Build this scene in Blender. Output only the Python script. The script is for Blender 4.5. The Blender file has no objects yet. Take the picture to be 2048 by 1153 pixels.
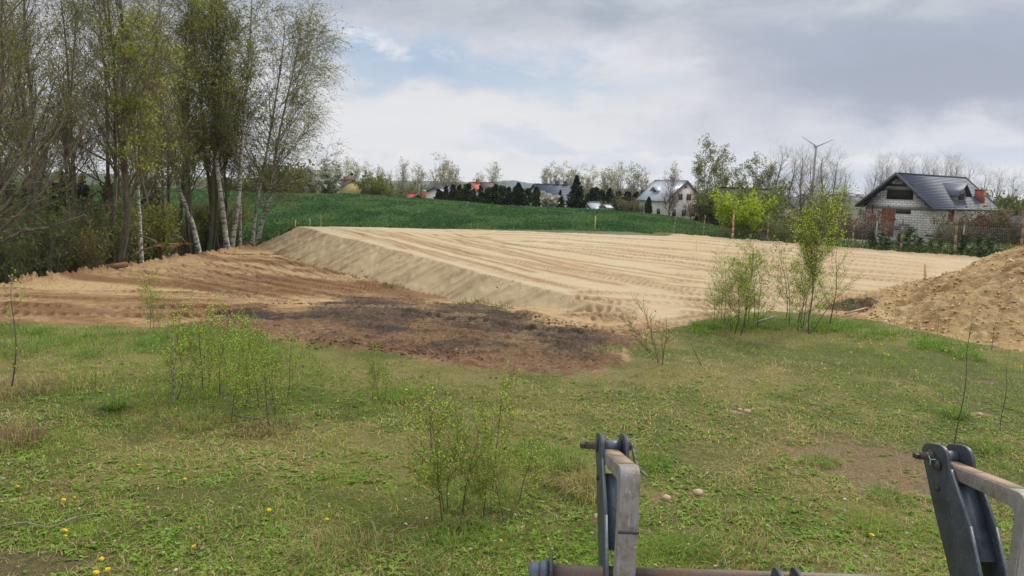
ZENITH = 1.75; SUNE = 2.5
import bpy, math, random
import numpy as np
from mathutils import Vector, Matrix
R = math.radians
SC = bpy.context.scene
COL = SC.collection
rng = np.random.default_rng(7)
F = 1479.0; CAMH = 2.8; PITCH = R(7.87); ROLL = R(1.8)

# ---------- reading positions off the survey of the photograph ----------
def ray(px, py):
    dx = px-1024; dy = -(py-576.5)
    c, s = math.cos(ROLL), math.sin(ROLL)
    a = (c*dx-s*dy)/F; b = (s*dx+c*dy)/F
    return (a, math.cos(PITCH)+b*math.sin(PITCH), -math.sin(PITCH)+b*math.cos(PITCH))
def P(px, py, Y):
    r = ray(px, py); t = Y/r[1]
    return Vector((r[0]*t, Y, CAMH+r[2]*t))
def G(px, py, z0=None):
    r = ray(px, py)
    z = 0.0 if z0 is None else z0
    for _ in range(1 if z0 is not None else 14):
        t = (z-CAMH)/r[2] if r[2] < -1e-4 else 400
        x, y = r[0]*t, r[1]*t
        if z0 is None: z = 0.5*z+0.5*float(H(np.array([x]), np.array([y]))[0])
    return x, y
def poly(pts): return [G(*p) for p in pts]

# ---------- noise ----------
def _h(ix, iy, s):
    n = (ix.astype(np.int64)*374761393 + iy.astype(np.int64)*668265263 + s*1442695041) & 0xffffffff
    n = ((n ^ (n >> 13))*1274126177) & 0xffffffff
    n = (n ^ (n >> 16)) & 0xffffffff
    return n/4294967295.0
def vn(x, y, s=0):
    ix = np.floor(x); iy = np.floor(y); fx = x-ix; fy = y-iy
    fx = fx*fx*(3-2*fx); fy = fy*fy*(3-2*fy)
    ix = ix.astype(np.int64); iy = iy.astype(np.int64)
    a = _h(ix, iy, s); b = _h(ix+1, iy, s); c = _h(ix, iy+1, s); d = _h(ix+1, iy+1, s)
    return (a+(b-a)*fx+(c-a)*fy+(a-b-c+d)*fx*fy)*2-1
def fbm(x, y, o=4, s=0, g=.5):
    t = np.zeros_like(x, dtype=float); a = 1.0; n = 0
    for i in range(o):
        t += a*vn(x+17.3*i, y-9.1*i, s+i); n += a; a *= g; x = x*2.03; y = y*2.03
    return t/n
def sm(a, b, x):
    t = np.clip((x-a)/(b-a), 0, 1); return t*t*(3-2*t)
def sdf(poly_, x, y):   # negative inside
    p = np.array(poly_); n = len(p); best = np.full(x.shape, 1e18); ins = np.zeros(x.shape, bool)
    for i in range(n):
        a = p[i]; b = p[(i+1) % n]; e = b-a
        wx = x-a[0]; wy = y-a[1]
        t = np.clip((wx*e[0]+wy*e[1])/(e@e+1e-12), 0, 1)
        best = np.minimum(best, (wx-e[0]*t)**2+(wy-e[1]*t)**2)
        if a[1] != b[1]:
            cond = (a[1] > y) != (b[1] > y)
            xi = (b[0]-a[0])*(y-a[1])/(b[1]-a[1])+a[0]
            ins ^= cond & (x < xi)
    d = np.sqrt(best)
    return np.where(ins, -d, d)

# ---------- mesh / object helpers ----------
def mesh_np(name, V, faces, mats=(), midx=None, col=None, smooth=False, tint=None):
    """faces: list of int arrays (n,k); midx: list of material index per array"""
    me = bpy.data.meshes.new(name)
    V = np.ascontiguousarray(V, dtype=np.float32)
    faces = [np.asarray(f, dtype=np.int32) for f in faces]
    me.vertices.add(len(V)); me.vertices.foreach_set('co', V.ravel())
    nl = sum(f.size for f in faces); npoly = sum(len(f) for f in faces)
    me.loops.add(nl); me.polygons.add(npoly)
    vi = np.concatenate([f.ravel() for f in faces]) if faces else np.zeros(0, np.int32)
    me.loops.foreach_set('vertex_index', vi)
    st = []; o = 0
    for f in faces:
        st.append(np.arange(len(f))*f.shape[1]+o); o += f.size
    me.polygons.foreach_set('loop_start', np.concatenate(st).astype(np.int32))
    if midx is not None:
        me.polygons.foreach_set('material_index', np.concatenate([np.full(len(f), m, np.int32) if np.isscalar(m) else m.astype(np.int32) for f, m in zip(faces, midx)]))
    if smooth: me.polygons.foreach_set('use_smooth', np.ones(npoly, bool))
    for m in mats: me.materials.append(m)
    if col is not None:
        c = np.ones((len(V), 4), np.float32); c[:, :3] = col
        at = me.color_attributes.new('Col', 'FLOAT_COLOR', 'POINT'); at.data.foreach_set('color', c.ravel())
    me.update(calc_edges=True)
    return me
def link(name, data, parent=None, loc=None):
    o = bpy.data.objects.new(name, data); COL.objects.link(o)
    if parent is not None: o.parent = parent
    if loc is not None: o.location = loc
    return o
def tag(o, label=None, cat=None, group=None, kind=None):
    if label: o['label'] = label
    if cat: o['category'] = cat
    if group: o['group'] = group
    if kind: o['kind'] = kind
    return o
def thing(name, label, cat, loc=(0, 0, 0), rz=0, group=None):
    o = link(name, None, None, loc); o.rotation_euler = (0, 0, rz)
    return tag(o, label, cat, group)
def copy_tree(o, parent=None):
    c = o.copy(); COL.objects.link(c); c.parent = parent
    for ch in list(o.children): copy_tree(ch, c)
    return c

class MB:
    """collects boxes, tubes and prisms into one mesh"""
    def __init__(s): s.v = []; s.f = {}; s.n = 0
    def add(s, V, Fs, m=0):
        V = [tuple(p) for p in V]
        for f in Fs: s.f.setdefault((len(f), m), []).append([i+s.n for i in f])
        s.v += V; s.n += len(V); return s
    def box(s, a, b, m=0, M=None):
        x0, y0, z0 = a; x1, y1, z1 = b
        V = [Vector(p) for p in ((x0,y0,z0),(x1,y0,z0),(x1,y1,z0),(x0,y1,z0),(x0,y0,z1),(x1,y0,z1),(x1,y1,z1),(x0,y1,z1))]
        if M is not None: V = [M @ p for p in V]
        return s.add(V, [(0,3,2,1),(4,5,6,7),(0,1,5,4),(1,2,6,5),(2,3,7,6),(3,0,4,7)], m)
    def hexa(s, bot, top, m=0):
        n = len(bot)
        return s.add(list(bot)+list(top), [tuple(range(n-1, -1, -1)), tuple(range(n, 2*n))]+[(i, (i+1) % n, n+(i+1) % n, n+i) for i in range(n)], m)
    def tube(s, a, b, r0, r1=None, n=12, m=0, cap=True):
        a = Vector(a); b = Vector(b); r1 = r0 if r1 is None else r1
        d = (b-a).normalized(); u = d.orthogonal().normalized(); w = d.cross(u)
        A = [a+(u*math.cos(2*math.pi*i/n)+w*math.sin(2*math.pi*i/n))*r0 for i in range(n)]
        B = [b+(u*math.cos(2*math.pi*i/n)+w*math.sin(2*math.pi*i/n))*r1 for i in range(n)]
        fs = [(i, (i+1) % n, n+(i+1) % n, n+i) for i in range(n)]
        if cap: fs += [tuple(range(n-1, -1, -1)), tuple(range(n, 2*n))]
        return s.add(A+B, fs, m)
    def bar(s, a, b, w, h, m=0):
        a = Vector(a); b = Vector(b); d = (b-a).normalized()
        u = d.cross(Vector((0, 0, 1)))
        u = u.normalized() if u.length > 1e-3 else Vector((1, 0, 0))
        v = u.cross(d)
        c = [(-w/2, -h/2), (w/2, -h/2), (w/2, h/2), (-w/2, h/2)]
        return s.hexa([a+u*i+v*j for i, j in c], [b+u*i+v*j for i, j in c], m)
    def build(s, name, mats, parent=None, loc=None, bevel=0, smooth=False):
        if not isinstance(mats, (list, tuple)): mats = [mats]
        ks = list(s.f)
        me = mesh_np(name, np.array([tuple(p) for p in s.v]), [np.array(s.f[k]) for k in ks], mats, [k[1] for k in ks], smooth=smooth)
        o = link(name, me, parent, loc)
        if bevel:
            b = o.modifiers.new('bevel', 'BEVEL'); b.width = bevel; b.segments = 2; b.limit_method = 'ANGLE'
        return o

# ---------- materials ----------
def mat(name):
    m = bpy.data.materials.new(name); m.use_nodes = True
    nt = m.node_tree; return m, nt, nt.nodes['Principled BSDF']
def N(nt, t, **kw):
    n = nt.nodes.new(t)
    for k, v in kw.items():
        if k in n.inputs: n.inputs[k].default_value = v
        else: setattr(n, k, v)
    return n
def ramp(nt, fac, stops):
    r = nt.nodes.new('ShaderNodeValToRGB'); e = r.color_ramp.elements
    while len(e) < len(stops): e.new(0.5)
    for i, (p, c) in enumerate(stops):
        e[i].position = p; e[i].color = (*c, 1) if len(c) == 3 else c
    nt.links.new(fac, r.inputs[0]); return r.outputs[0]
def mix(nt, a, b, fac, mode='MIX'):
    m = nt.nodes.new('ShaderNodeMix'); m.data_type = 'RGBA'; m.blend_type = mode
    for s, v in ((6, a), (7, b), (0, fac)):
        if hasattr(v, 'is_linked'): nt.links.new(v, m.inputs[s])
        else: m.inputs[s].default_value = (*v, 1) if isinstance(v, (tuple, list)) and len(v) == 3 else v
    return m.outputs[2]
def mth(nt, op, a, b=None, c=None, clamp=False):
    m = nt.nodes.new('ShaderNodeMath'); m.operation = op; m.use_clamp = clamp
    for i, v in enumerate((a, b, c)):
        if v is None: continue
        if hasattr(v, 'is_linked'): nt.links.new(v, m.inputs[i])
        else: m.inputs[i].default_value = v
    return m.outputs[0]
def coords(nt, scale=(1, 1, 1), rot=(0, 0, 0), kind='Object'):
    tc = nt.nodes.new('ShaderNodeTexCoord'); mp = nt.nodes.new('ShaderNodeMapping')
    mp.inputs['Scale'].default_value = scale; mp.inputs['Rotation'].default_value = rot
    nt.links.new(tc.outputs[kind], mp.inputs[0]); return mp.outputs[0]
def noise(nt, vec, scale, detail=4, rough=.55, dist=0):
    n = nt.nodes.new('ShaderNodeTexNoise'); n.inputs['Scale'].default_value = scale
    n.inputs['Detail'].default_value = detail; n.inputs['Roughness'].default_value = rough; n.inputs['Distortion'].default_value = dist
    nt.links.new(vec, n.inputs['Vector']); return n.outputs['Fac']
def bump(nt, bs, h, dist, strength=1, prev=None):
    b = nt.nodes.new('ShaderNodeBump'); b.inputs['Strength'].default_value = strength; b.inputs['Distance'].default_value = dist
    nt.links.new(h, b.inputs['Height'])
    if prev is not None: nt.links.new(prev, b.inputs['Normal'])
    nt.links.new(b.outputs[0], bs.inputs['Normal']); return b.outputs[0]
def simple(name, c, rough=.7, var=.25, scale=6, bmp=0, metal=0, kind='Object', stretch=(1, 1, 1), c2=None):
    m, nt, bs = mat(name)
    v = coords(nt, stretch, kind=kind)
    n = noise(nt, v, scale, 5, .6)
    c2 = c2 or tuple(x*(1-var) for x in c)
    cc = ramp(nt, n, [(.32, c2), (.66, tuple(min(1, x*(1+var*.5)) for x in c))])
    nt.links.new(cc, bs.inputs['Base Color']); bs.inputs['Roughness'].default_value = rough; bs.inputs['Metallic'].default_value = metal
    if bmp: bump(nt, bs, n, bmp, .6)
    return m
def colmat(name, rough=.9, detail=((14, .3),), bumps=((20, .02),), transl=0, stretch=(1, 1, 1), rot=(0, 0, 0), spec=.3):
    """vertex colour (albedo) broken up by noise"""
    m, nt, bs = mat(name)
    a = nt.nodes.new('ShaderNodeAttribute'); a.attribute_name = 'Col'
    c = a.outputs['Color']
    if detail or bumps: v = coords(nt, stretch, rot)
    for s, amt in detail:
        n = noise(nt, v, s, 5, .65)
        g = ramp(nt, n, [(.3, (1-amt,)*3), (.7, (1+amt*.8,)*3)])
        c = mix(nt, c, g, 1.0, 'MULTIPLY')
    nt.links.new(c, bs.inputs['Base Color']); bs.inputs['Roughness'].default_value = rough
    bs.inputs['Specular IOR Level'].default_value = spec
    pv = None
    for s, d in bumps:
        pv = bump(nt, bs, noise(nt, v, s, 6, .7), d, 1, pv)
    if transl:
        tr = nt.nodes.new('ShaderNodeBsdfTranslucent'); nt.links.new(c, tr.inputs[0])
        mx = nt.nodes.new('ShaderNodeMixShader'); mx.inputs[0].default_value = transl
        nt.links.new(bs.outputs[0], mx.inputs[1]); nt.links.new(tr.outputs[0], mx.inputs[2])
        nt.links.new(mx.outputs[0], nt.nodes['Material Output'].inputs[0])
    return m
# ================= TERRAIN =================
CA = np.array([1.47, 19.29]); CB = np.array([-12.82, 44.36])          # crest of the sand platform
CD = (CB-CA)/np.linalg.norm(CB-CA); CN = np.array([-CD[1], CD[0]])     # CN points to the low side (left)
if CN[0] > 0: CN = -CN
PADF = [(-12.82, 44.36), (-7, 45.9), (-.9, 47.6), (8.0, 49.6), (9.9, 46.6), (12.7, 44.1), (15.2, 41.4), (17.9, 38.6), (21.2, 36), (26, 33)]
PAD = [tuple(CA), tuple(CB)]+PADF[1:]+[(30, 24), (16, 16), (8, 16.4), (6.4, 17.6), (4, 16), (2.4, 15)]
def Lf(y):
    return np.interp(y, [13.4, 17, 20, 23, 28, 33, 40, 46, 60], [0, -.14, -.45, -.74, -.95, -1.1, -1.25, -1.4, -1.2])
def crest_n(x, y): return .20*fbm(x*.9, y*.9, 3, 401)+.07*fbm(x*5, y*5, 2, 403)
def H0(x, y):
    """large shapes of the land"""
    d = (x-CA[0])*CN[0]+(y-CA[1])*CN[1]            # >0 left of the crest
    d = d+crest_n(x, y)
    df = y-np.interp(x, [p[0] for p in PADF], [p[1] for p in PADF])  # beyond the far edge
    low = Lf(y)*(1-sm(1.0, 4.0, x))
    # woods floor lower than the dirt
    low = low-.7*sm(15.6, 18, -x)*sm(17, 22, y)
    right = sm(-4, 3, x)                           # right of the crest start the ground is level
    # field
    fz = np.interp(x, [-60, -36, -24, -13, -2, 13, 28, 50], [.9, .6, .74, .45, -.2, -.35, -1.3, -1.8])
    u = np.clip((y-50)/60, 0, 1)
    near = np.interp(x, [-30, -10, 0, 9, 20], [-1.3, -1.1, -.8, -.35, -.2])
    fld = near+(fz-near)*(1-(1-u)**1.4)
    back = np.interp(y, [110, 150, 250, 600, 1000, 4000], [0, -3.2, -4.2, -3, -1, 0])
    fld = fld*np.interp(y, [110, 160, 4000], [1, .8, .3])+back
    rd = -.1-2.0*sm(47, 64, y)-1.0*sm(80, 160, y)+back*.3
    fld = fld+(rd-fld)*sm(14, 26, x-.12*(y-46))
    z_low = np.where(y < 46, low, low+(fld-low)*sm(46, 52, y))
    z = z_low
    # platform wins wherever it is higher
    emb = -.56*np.maximum(d, 0)
    embf = np.where(df > 0, -.45*df, 0)
    lev = np.minimum(emb, embf)
    z = np.where(y < 60, np.maximum(z_low, lev), fld)
    rightz = np.where(df > 0, np.maximum(fld, -.45*df), 0)
    z = np.where((x > 8) & (y < 60), rightz, z)
    z = np.where(y < 13.4, 0, z)
    return z
def H(x, y):
    z = H0(x, y)
    amp = .05*sm(4, 10, y)
    return z+amp*fbm(x*.35, y*.35, 3, 5)+.012*fbm(x*2.1, y*2.1, 2, 9)*sm(3, 6, y)*(y < 60)

GEDGE = [(-400, 630), (-100, 640), (0, 646), (200, 651), (300, 656), (400, 654), (440, 660), (500, 670), (560, 682), (650, 694), (730, 705), (800, 714), (860, 728), (940, 742), (1040, 752), (1130, 754), (1210, 745), (1262, 718), (1272, 690), (1300, 668), (1350, 654), (1400, 642), (1450, 632), (1510, 627), (1560, 622), (1620, 627), (1680, 632), (1740, 640), (1800, 653), (1900, 669), (2048, 684), (2500, 705)]
GRASS = [(-60, -8)]+[G(*p) for p in GEDGE]+[(60, 10), (60, -8)]
MUD = poly([(385, 652), (440, 626), (510, 613), (600, 622), (650, 605), (690, 588), (760, 592), (850, 603), (900, 606), (960, 616), (1040, 628), (1120, 650), (1190, 656), (1240, 664), (1272, 690), (1272, 725), (1215, 762), (1130, 768), (1040, 768), (940, 758), (860, 744), (800, 730), (730, 720), (650, 708), (560, 694), (500, 680), (440, 668)])
# tyre tracks: pixel traces from the survey, width, depth, lugs
TR = []
def tr(pts, w=.42, dep=.03, lug=1, st=1.0):
    q = np.array([G(px, py) for px, py in pts])
    n = max(8, int(np.sum(np.linalg.norm(np.diff(q, axis=0), axis=1))/.6))
    # resample smoothly
    s = np.concatenate([[0], np.cumsum(np.linalg.norm(np.diff(q, axis=0), axis=1))])
    t = np.linspace(0, s[-1], n)
    xs = np.interp(t, s, q[:, 0]); ys = np.interp(t, s, q[:, 1])
    for _ in range(3):
        xs[1:-1] = (xs[:-2]+2*xs[1:-1]+xs[2:])/4; ys[1:-1] = (ys[:-2]+2*ys[1:-1]+ys[2:])/4
    TR.append((np.stack([xs, ys], 1), w, dep, lug, st))
def par(pts, off, **kw): tr([(a, b+off*(b-430)/100.) for a, b in pts], **kw)
T1 = [(650, 455), (687, 460), (802, 492), (933, 527), (1065, 560), (1136, 575), (1206, 586)]
T2 = [(722, 459), (832, 483), (933, 507), (1065, 531), (1171, 549), (1267, 566), (1400, 590)]
T3 = [(784, 463), (890, 490), (999, 514), (1136, 540), (1263, 553), (1400, 572)]
T4 = [(854, 467), (977, 496), (1109, 525), (1241, 551), (1350, 577), (1420, 590)]
T5 = [(900, 466), (951, 481), (1065, 507), (1197, 536), (1350, 558), (1500, 580)]
T6 = [(960, 474), (1021, 490), (1153, 503), (1350, 524), (1500, 546), (1650, 570)]
T7 = [(1080, 482), (1250, 500), (1400, 520), (1600, 545), (1750, 562)]
tr(T1, .5, .035, 1, .9); tr(T2, .5, .045, 1, 1.1); tr(T3, .22, .03, 0, .9); tr(T4, .5, .045, 1, 1.1)
tr(T5, .22, .03, 0, .9); tr(T6, .5, .05, 1, 1.2); tr(T7, .5, .05, 1, 1.1)
for i, (y0, y1) in enumerate([(463, 470), (467, 476), (471, 483), (476, 492), (484, 500), (492, 512)]):
    tr([(840+i*30, y0-3), (1100, y0+1), (1400, y1+10), (1700, y1+38), (1900, y1+56)], .5 if i % 2 else .25, .05, i % 2, 1.0)
for i in range(11):
    a = 500+i*12.5
    tr([(1290+i*4, a-4), (1420, a+4), (1560, a+12+i), (1720, a+30+i), (1850, a+40+i)], .5 if i % 3 else .25, .05, i % 3 > 0, 1.15)
for off in (0, 14, 29):
    tr([(1105, 612+off*.75), (1180, 600+off), (1240, 604+off), (1285, 616+off*.8), (1250, 632+off*.4), (1160, 640+off*.3)], .5, .09, 2, 1.5)
for off in (0, 15):
    tr([(1130, 592+off*1.5), (1220, 583+off), (1300, 590+off), (1420, 606+off*.4), (1560, 606+off*.3)], .5, .07, 2, 1.3)
tr([(1130, 668), (1220, 662), (1300, 652), (1400, 636), (1480, 626)], .5, .08, 2, 1.4)
tr([(1240, 676), (1330, 655), (1420, 638), (1500, 630)], .5, .08, 2, 1.4)
tr([(1590, 600), (1700, 600), (1800, 590), (1880, 580)], .5, .03, 1, .8)
tr([(1440, 600), (1600, 585), (1750, 590)], .4, .03, 1, .8)
for i, q_ in enumerate([[(668, 456), (760, 476), (880, 508), (1000, 540), (1100, 566), (1170, 582)], [(700, 457), (820, 482), (950, 516), (1080, 548)], [(750, 460), (860, 486), (980, 516), (1120, 548), (1260, 575)], [(820, 465), (930, 491), (1050, 516), (1180, 545), (1330, 570)], [(880, 468), (1000, 494), (1120, 516), (1280, 540), (1430, 562)], [(930, 472), (1080, 498), (1250, 520), (1420, 540), (1600, 560)], [(1000, 476), (1180, 496), (1380, 516), (1600, 538), (1780, 556)], [(640, 468), (740, 492), (860, 528), (960, 556)], [(860, 461), (1100, 463), (1300, 468), (1500, 485)], [(900, 469), (1150, 474), (1400, 487), (1620, 508)], [(1100, 486), (1300, 495), (1500, 510), (1750, 535)]]):
    tr(q_, .11+.03*(i % 3), .03, 0, 1.5)
for i in range(9): tr([(655+i*48, 476+i*13.5), (700+i*46, 479+i*13.2), (745+i*44, 481+i*13)], .10, .02, 0, 1.3)
# left dirt
for i in range(4):
    y0 = 579+i*16.5
    tr([(-60, y0-4), (100, y0+2), (260, y0+4+i), (420, y0+10-i), (560, y0+14-8*i)], .52, .085, 2, 1.35)
for i in range(9):
    x0 = 230+i*40; y0 = 545-i*5.6
    tr([(x0, y0), (x0+110, y0+22+i), (x0+230, y0+42+2*i), (x0+330, y0+62+i)], .42 if i % 2 else .7, .08, 1+(i % 3 > 0), 1.2 if i % 2 else .8)
for i in range(5):
    tr([(560+i*28, 520+i*9), (650+i*25, 548+i*8), (740+i*20, 572+i*7), (830+i*18, 592+i*5)], .4, .05, i % 2, .8)
tr([(680, 540), (735, 547), (780, 564), (826, 580)], .45, .17, 2, 1.7)  # deep rut, its shade also put into a stronger track colour
tr([(755, 560), (800, 566), (838, 582)], .38, .14, 2, 1.6)  # shorter rut, shade painted into the track colour as well
for off in (0, 14, 28):
    tr([(640, 600+off), (780, 622+off), (900, 640+off), (1040, 655+off), (1180, 672+off)], .5, .05, 0, .6)
tr([(1000, 622), (1080, 636), (1160, 655), (1235, 664)], .5, .12, 2, .9)

def tracks(x, y):
    dz = np.zeros_like(x); m = np.zeros_like(x)
    for q, w, dep, lug, st in TR:
        lo = q.min(0)-1.2; hi = q.max(0)+1.2
        sel = np.where((x > lo[0]) & (x < hi[0]) & (y > lo[1]) & (y < hi[1]))[0]
        if not len(sel): continue
        X = x[sel]+.10*vn(x[sel]*.5, y[sel]*.5, 3); Yv = y[sel]+.10*vn(x[sel]*.5, y[sel]*.5, 4)
        bd = np.full(len(sel), 1e9); bs = np.zeros(len(sel)); bo = np.zeros(len(sel)); s0 = 0
        for i in range(len(q)-1):
            a = q[i]; e = q[i+1]-a; L = np.hypot(*e)+1e-9
            wx = X-a[0]; wy = Yv-a[1]
            t = np.clip((wx*e[0]+wy*e[1])/L/L, 0, 1)
            d2 = (wx-e[0]*t)**2+(wy-e[1]*t)**2
            k = d2 < bd
            bd = np.where(k, d2, bd); bs = np.where(k, s0+t*L, bs); bo = np.where(k, (wx*e[1]-wy*e[0])/L, bo)
            s0 += L
        d = np.sqrt(bd); fade = sm(0, .8, bs)*sm(0, .8, s0-bs)*np.clip(.75+.6*vn(bs*.4, bs*0+w*9, 8), .25, 1)
        ins = 1-sm(w*.42, w*.58, d); rim = np.exp(-((d-w*.62)/.09)**2)
        lg = np.sin(2*math.pi*(bs/.24+np.abs(bo)/.45)) if lug else 0*bs
        lgs = np.clip(lg*2.6+.35, -1, 1)
        k = 1.0 if lug < 2 else 1.35
        z = dep*fade*(-.75*ins*(1-.0*lgs)+.45*ins*lgs*k*(1 if lug else 0)+.55*rim*(1+.5*vn(X*4, Yv*4, 6)))
        dz[sel] = np.where(np.abs(z) > np.abs(dz[sel]), z, dz[sel])
        mm = st*fade*(ins*(.62-.38*lgs if lug else .6)+.5*np.exp(-((d-w*.6)/.1)**2))
        m[sel] = np.maximum(m[sel], np.clip(mm, 0, 1.2))
    return dz, m

# fan-shaped grid, finer where it is seen larger
def rows():
    ys = [2.2]
    while ys[-1] < 52:
        y = ys[-1]; ys.append(y+min(max(.009, y*y/(F*CAMH)*1.1), .22))
    while ys[-1] < 130: ys.append(ys[-1]*1.006)
    while ys[-1] < 2500: ys.append(ys[-1]*1.05)
    return np.array(ys)
YS = rows()
US = np.concatenate([np.linspace(-2.2, -.75, 90)[:-1], np.linspace(-.75, .75, 1150), np.linspace(.75, 2.2, 90)[1:]])
nx, ny = len(US), len(YS)
gx = (US[None, :]*(YS[:, None]+1.5)).ravel(); gy = np.repeat(YS, nx)
gz = H(gx, gy)
nzA = fbm(gx*.8, gy*.8, 4, 21); nzB = fbm(gx*3.1, gy*3.1, 4, 31); nzC = fbm(gx*11, gy*11, 3, 41)
near = gy < 70
dG = np.full(gx.shape, 50.); dM = dG.copy(); dP = dG.copy()
dG[near] = sdf(GRASS, gx[near], gy[near]); dM[near] = sdf(MUD, gx[near], gy[near]); dP[near] = sdf(PAD, gx[near], gy[near])
dl = (gx-CA[0])*CN[0]+(gy-CA[1])*CN[1]+crest_n(gx, gy)
dfar = gy-np.interp(gx, [p[0] for p in PADF], [p[1] for p in PADF])
low = Lf(gy)*(1-sm(1.0, 4.0, gx))
emb_toe = np.where(dl > 0, -.56*dl-low, 1)         # >0 : still on the embankment
wG = 1-sm(-.10, .12, dG+.22*nzB+.12*nzC)            # 1 = grass
wM = 1-sm(-.55, .45, dM+.9*nzA+.45*nzB+.2*nzC)
onpad = (dl <= 0) & (dfar < 0) & (gy < 52)
farL = np.interp(gx, [-14.5, -12.82], [44.2, 44.36])
onemb = (dl > 0) & (emb_toe > 0) & (dfar < 1.5+0*gy) & (gx > -17) & (gy < 47)
tip = (dl > 0) & (low >= -.30) & (gx > -1.5) & (gy < 21) & (emb_toe > -.05)
onpad = onpad | tip; onemb = onemb & ~tip
wood = (gx < -15.7-.5*nzA-.3*nzB) & (gy > 17) & (gy < 49+1.5*nzA)
dirt = (~wood) & (~onpad) & (~onemb) & (gy < 47.0) & (dl > 0) & (gx > -40) & (dfar < .6)
pastpad = (dfar >= 0)
tz, tm = tracks(gx[near], gy[near])
TZ = np.zeros_like(gx); TM = np.zeros_like(gx); TZ[near] = tz; TM[near] = tm
noG = 1-wG
act = (onpad | dirt | onemb) & near
TZ = np.where(act & ~onemb, TZ*noG, TZ*.0); TM = np.where(act & ~onemb, TM, 0)
# colours (albedo)
def C(*c): return np.array(c)
def lerp(a, b, t): return a+(b-a)*t[:, None]
col = np.zeros((len(gx), 3))
sand = C(.425, .35, .215); sandd = C(.40, .265, .135); moist = C(.33, .225, .125)
cs = lerp(sand, sandd, np.clip(.25+.9*nzA*.5+.3*nzB, 0, 1)*.45)
cs = lerp(cs, C(.235, .135, .058), np.clip(TM*1.15, 0, 1)*.85)
wearR = np.clip(sm(5, 12, gx)*.85+sm(0, 4, gx-.6*(gy-32))*.3, 0, 1)*(.35+.65*np.clip(.5+nzA, 0, 1))
cs = lerp(cs, C(.34, .23, .125), wearR*.6)
# graded lines on the platform along its length
gl = fbm(dl*1.6, ((gx-CA[0])*CD[0]+(gy-CA[1])*CD[1])*.10, 3, 77)
cs = lerp(cs, sandd, sm(.12, .5, gl)*.5)
u_along = (gx-CA[0])*CD[0]+(gy-CA[1])*CD[1]
st = fbm(u_along*3.2-dl*.9, dl*.45, 4, 51)
ce = lerp(C(.375, .285, .165), C(.245, .168, .085), sm(-.1, .45, st+.25*nzB))
ce = lerp(ce, sand*.85, sm(2.6, .4, dl+nzA)*.25)
dA = fbm((gx*.35+gy*.9)*.55, (gx-gy*.4)*.12, 4, 61)
cd = lerp(C(.43, .295, .145), C(.20, .105, .042), np.clip(.46+1.9*dA+.5*nzB, 0, 1))
cd = lerp(cd, C(.13, .07, .032), np.clip(TM, 0, 1)*.7)
cd = lerp(cd, C(.15, .07, .035), sm(1.7, .2, gx+16.2+.6*nzA)*.6)
mA = fbm(gx*.55+gy*.8, gy*1.3-gx*.2, 4, 71)
dk_ = np.full(gx.shape, 9.)
for _p in ([(690, 596), (800, 618), (900, 640), (1010, 655), (1100, 675), (1190, 700)], [(500, 622), (620, 628), (760, 640)], [(920, 612), (1060, 640), (1160, 660)]):
    _q = [G(*p) for p in _p]
    for (ax, ay), (bx, by) in zip(_q[:-1], _q[1:]):
        ex, ey = bx-ax, by-ay; tt = np.clip(((gx-ax)*ex+(gy-ay)*ey)/(ex*ex+ey*ey), 0, 1); dk_ = np.minimum(dk_, np.hypot(gx-ax-ex*tt, gy-ay-ey*tt))
cm = lerp(C(.26, .150, .072), C(.062, .045, .032), np.clip(sm(1.6, .1, dk_+1.0*nzA+.5*nzB)*.85+.85*sm(0, .40, mA+.35*nzB+.15*nzC)-.1, 0, 1))
cm = lerp(cm, C(.34, .23, .13), sm(.10, .42, nzA*.6+nzC*.5+.35*sm(1.2, -.5, dG-.0))*.7)
cm = lerp(cm, C(.25, .115, .05), sm(1.1, .1, dG)*sm(-.2, .3, nzB+.25)*.55)
gA = fbm(gx*.55, gy*.55, 4, 81); gB = fbm(gx*2.3, gy*2.3, 3, 83)
cg = lerp(C(.10, .12, .018), C(.21, .18, .055), sm(-.25, .35, gA+.5*gB))
cg = lerp(cg, C(.075, .058, .034), sm(.30, .6, nzC*.6+gB*.5)*.6)
col[:] = C(.035, .05, .018)
isw = wood & near
col[isw] = lerp(C(.045, .05, .022), C(.075, .055, .03), sm(-.2, .3, nzA))[isw]
col[onpad] = cs[onpad]; col[onemb] = ce[onemb]; col[dirt] = cd[dirt]
near_arr = (act & near)
sandy_ramp = sm(0, -1.2, dl)*0+1
col = np.where((near_arr)[:, None], lerp(col, cm, wM), col)
col = np.where((gy < 30)[:, None] & (~wood)[:, None], lerp(col, cg, wG), col)
# bare patches in the meadow near right
def patch(px, py, rx, ry, c, amt=.8):
    global col
    x0, y0 = G(px, py)
    d = np.hypot((gx-x0)/rx, (gy-y0)/ry)+.45*nzB+.3*nzC
    w = (1-sm(.6, 1.1, d))*amt*(gy < 20)
    col = lerp(col, C(*c), w); return w
bare = patch(1735, 930, .85, .95, (.24, .155, .085)) + patch(1480, 825, .16, .1, (.36, .25, .15)) + patch(1400, 988, .10, .06, (.36, .23, .14)) + patch(1330, 998, .13, .08, (.27, .16, .1)) + patch(1960, 830, .2, .12, (.3, .19, .12)) + patch(1195, 1038, .06, .06, (.3, .2, .13)) + patch(1975, 765, .3, .15, (.22, .14, .09)) + patch(80, 1130, .5, .25, (.15, .10, .055), .6) + patch(620, 1060, .4, .2, (.16, .11, .06), .5)
# grass beyond the fence on the right
rg = pastpad & (gx > 15+.12*(gy-46)+1.0*nzA) & (gy < 60)
col[rg] = lerp(C(.075, .12, .025), C(.12, .12, .045), sm(-.2, .4, nzB))[rg]
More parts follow.
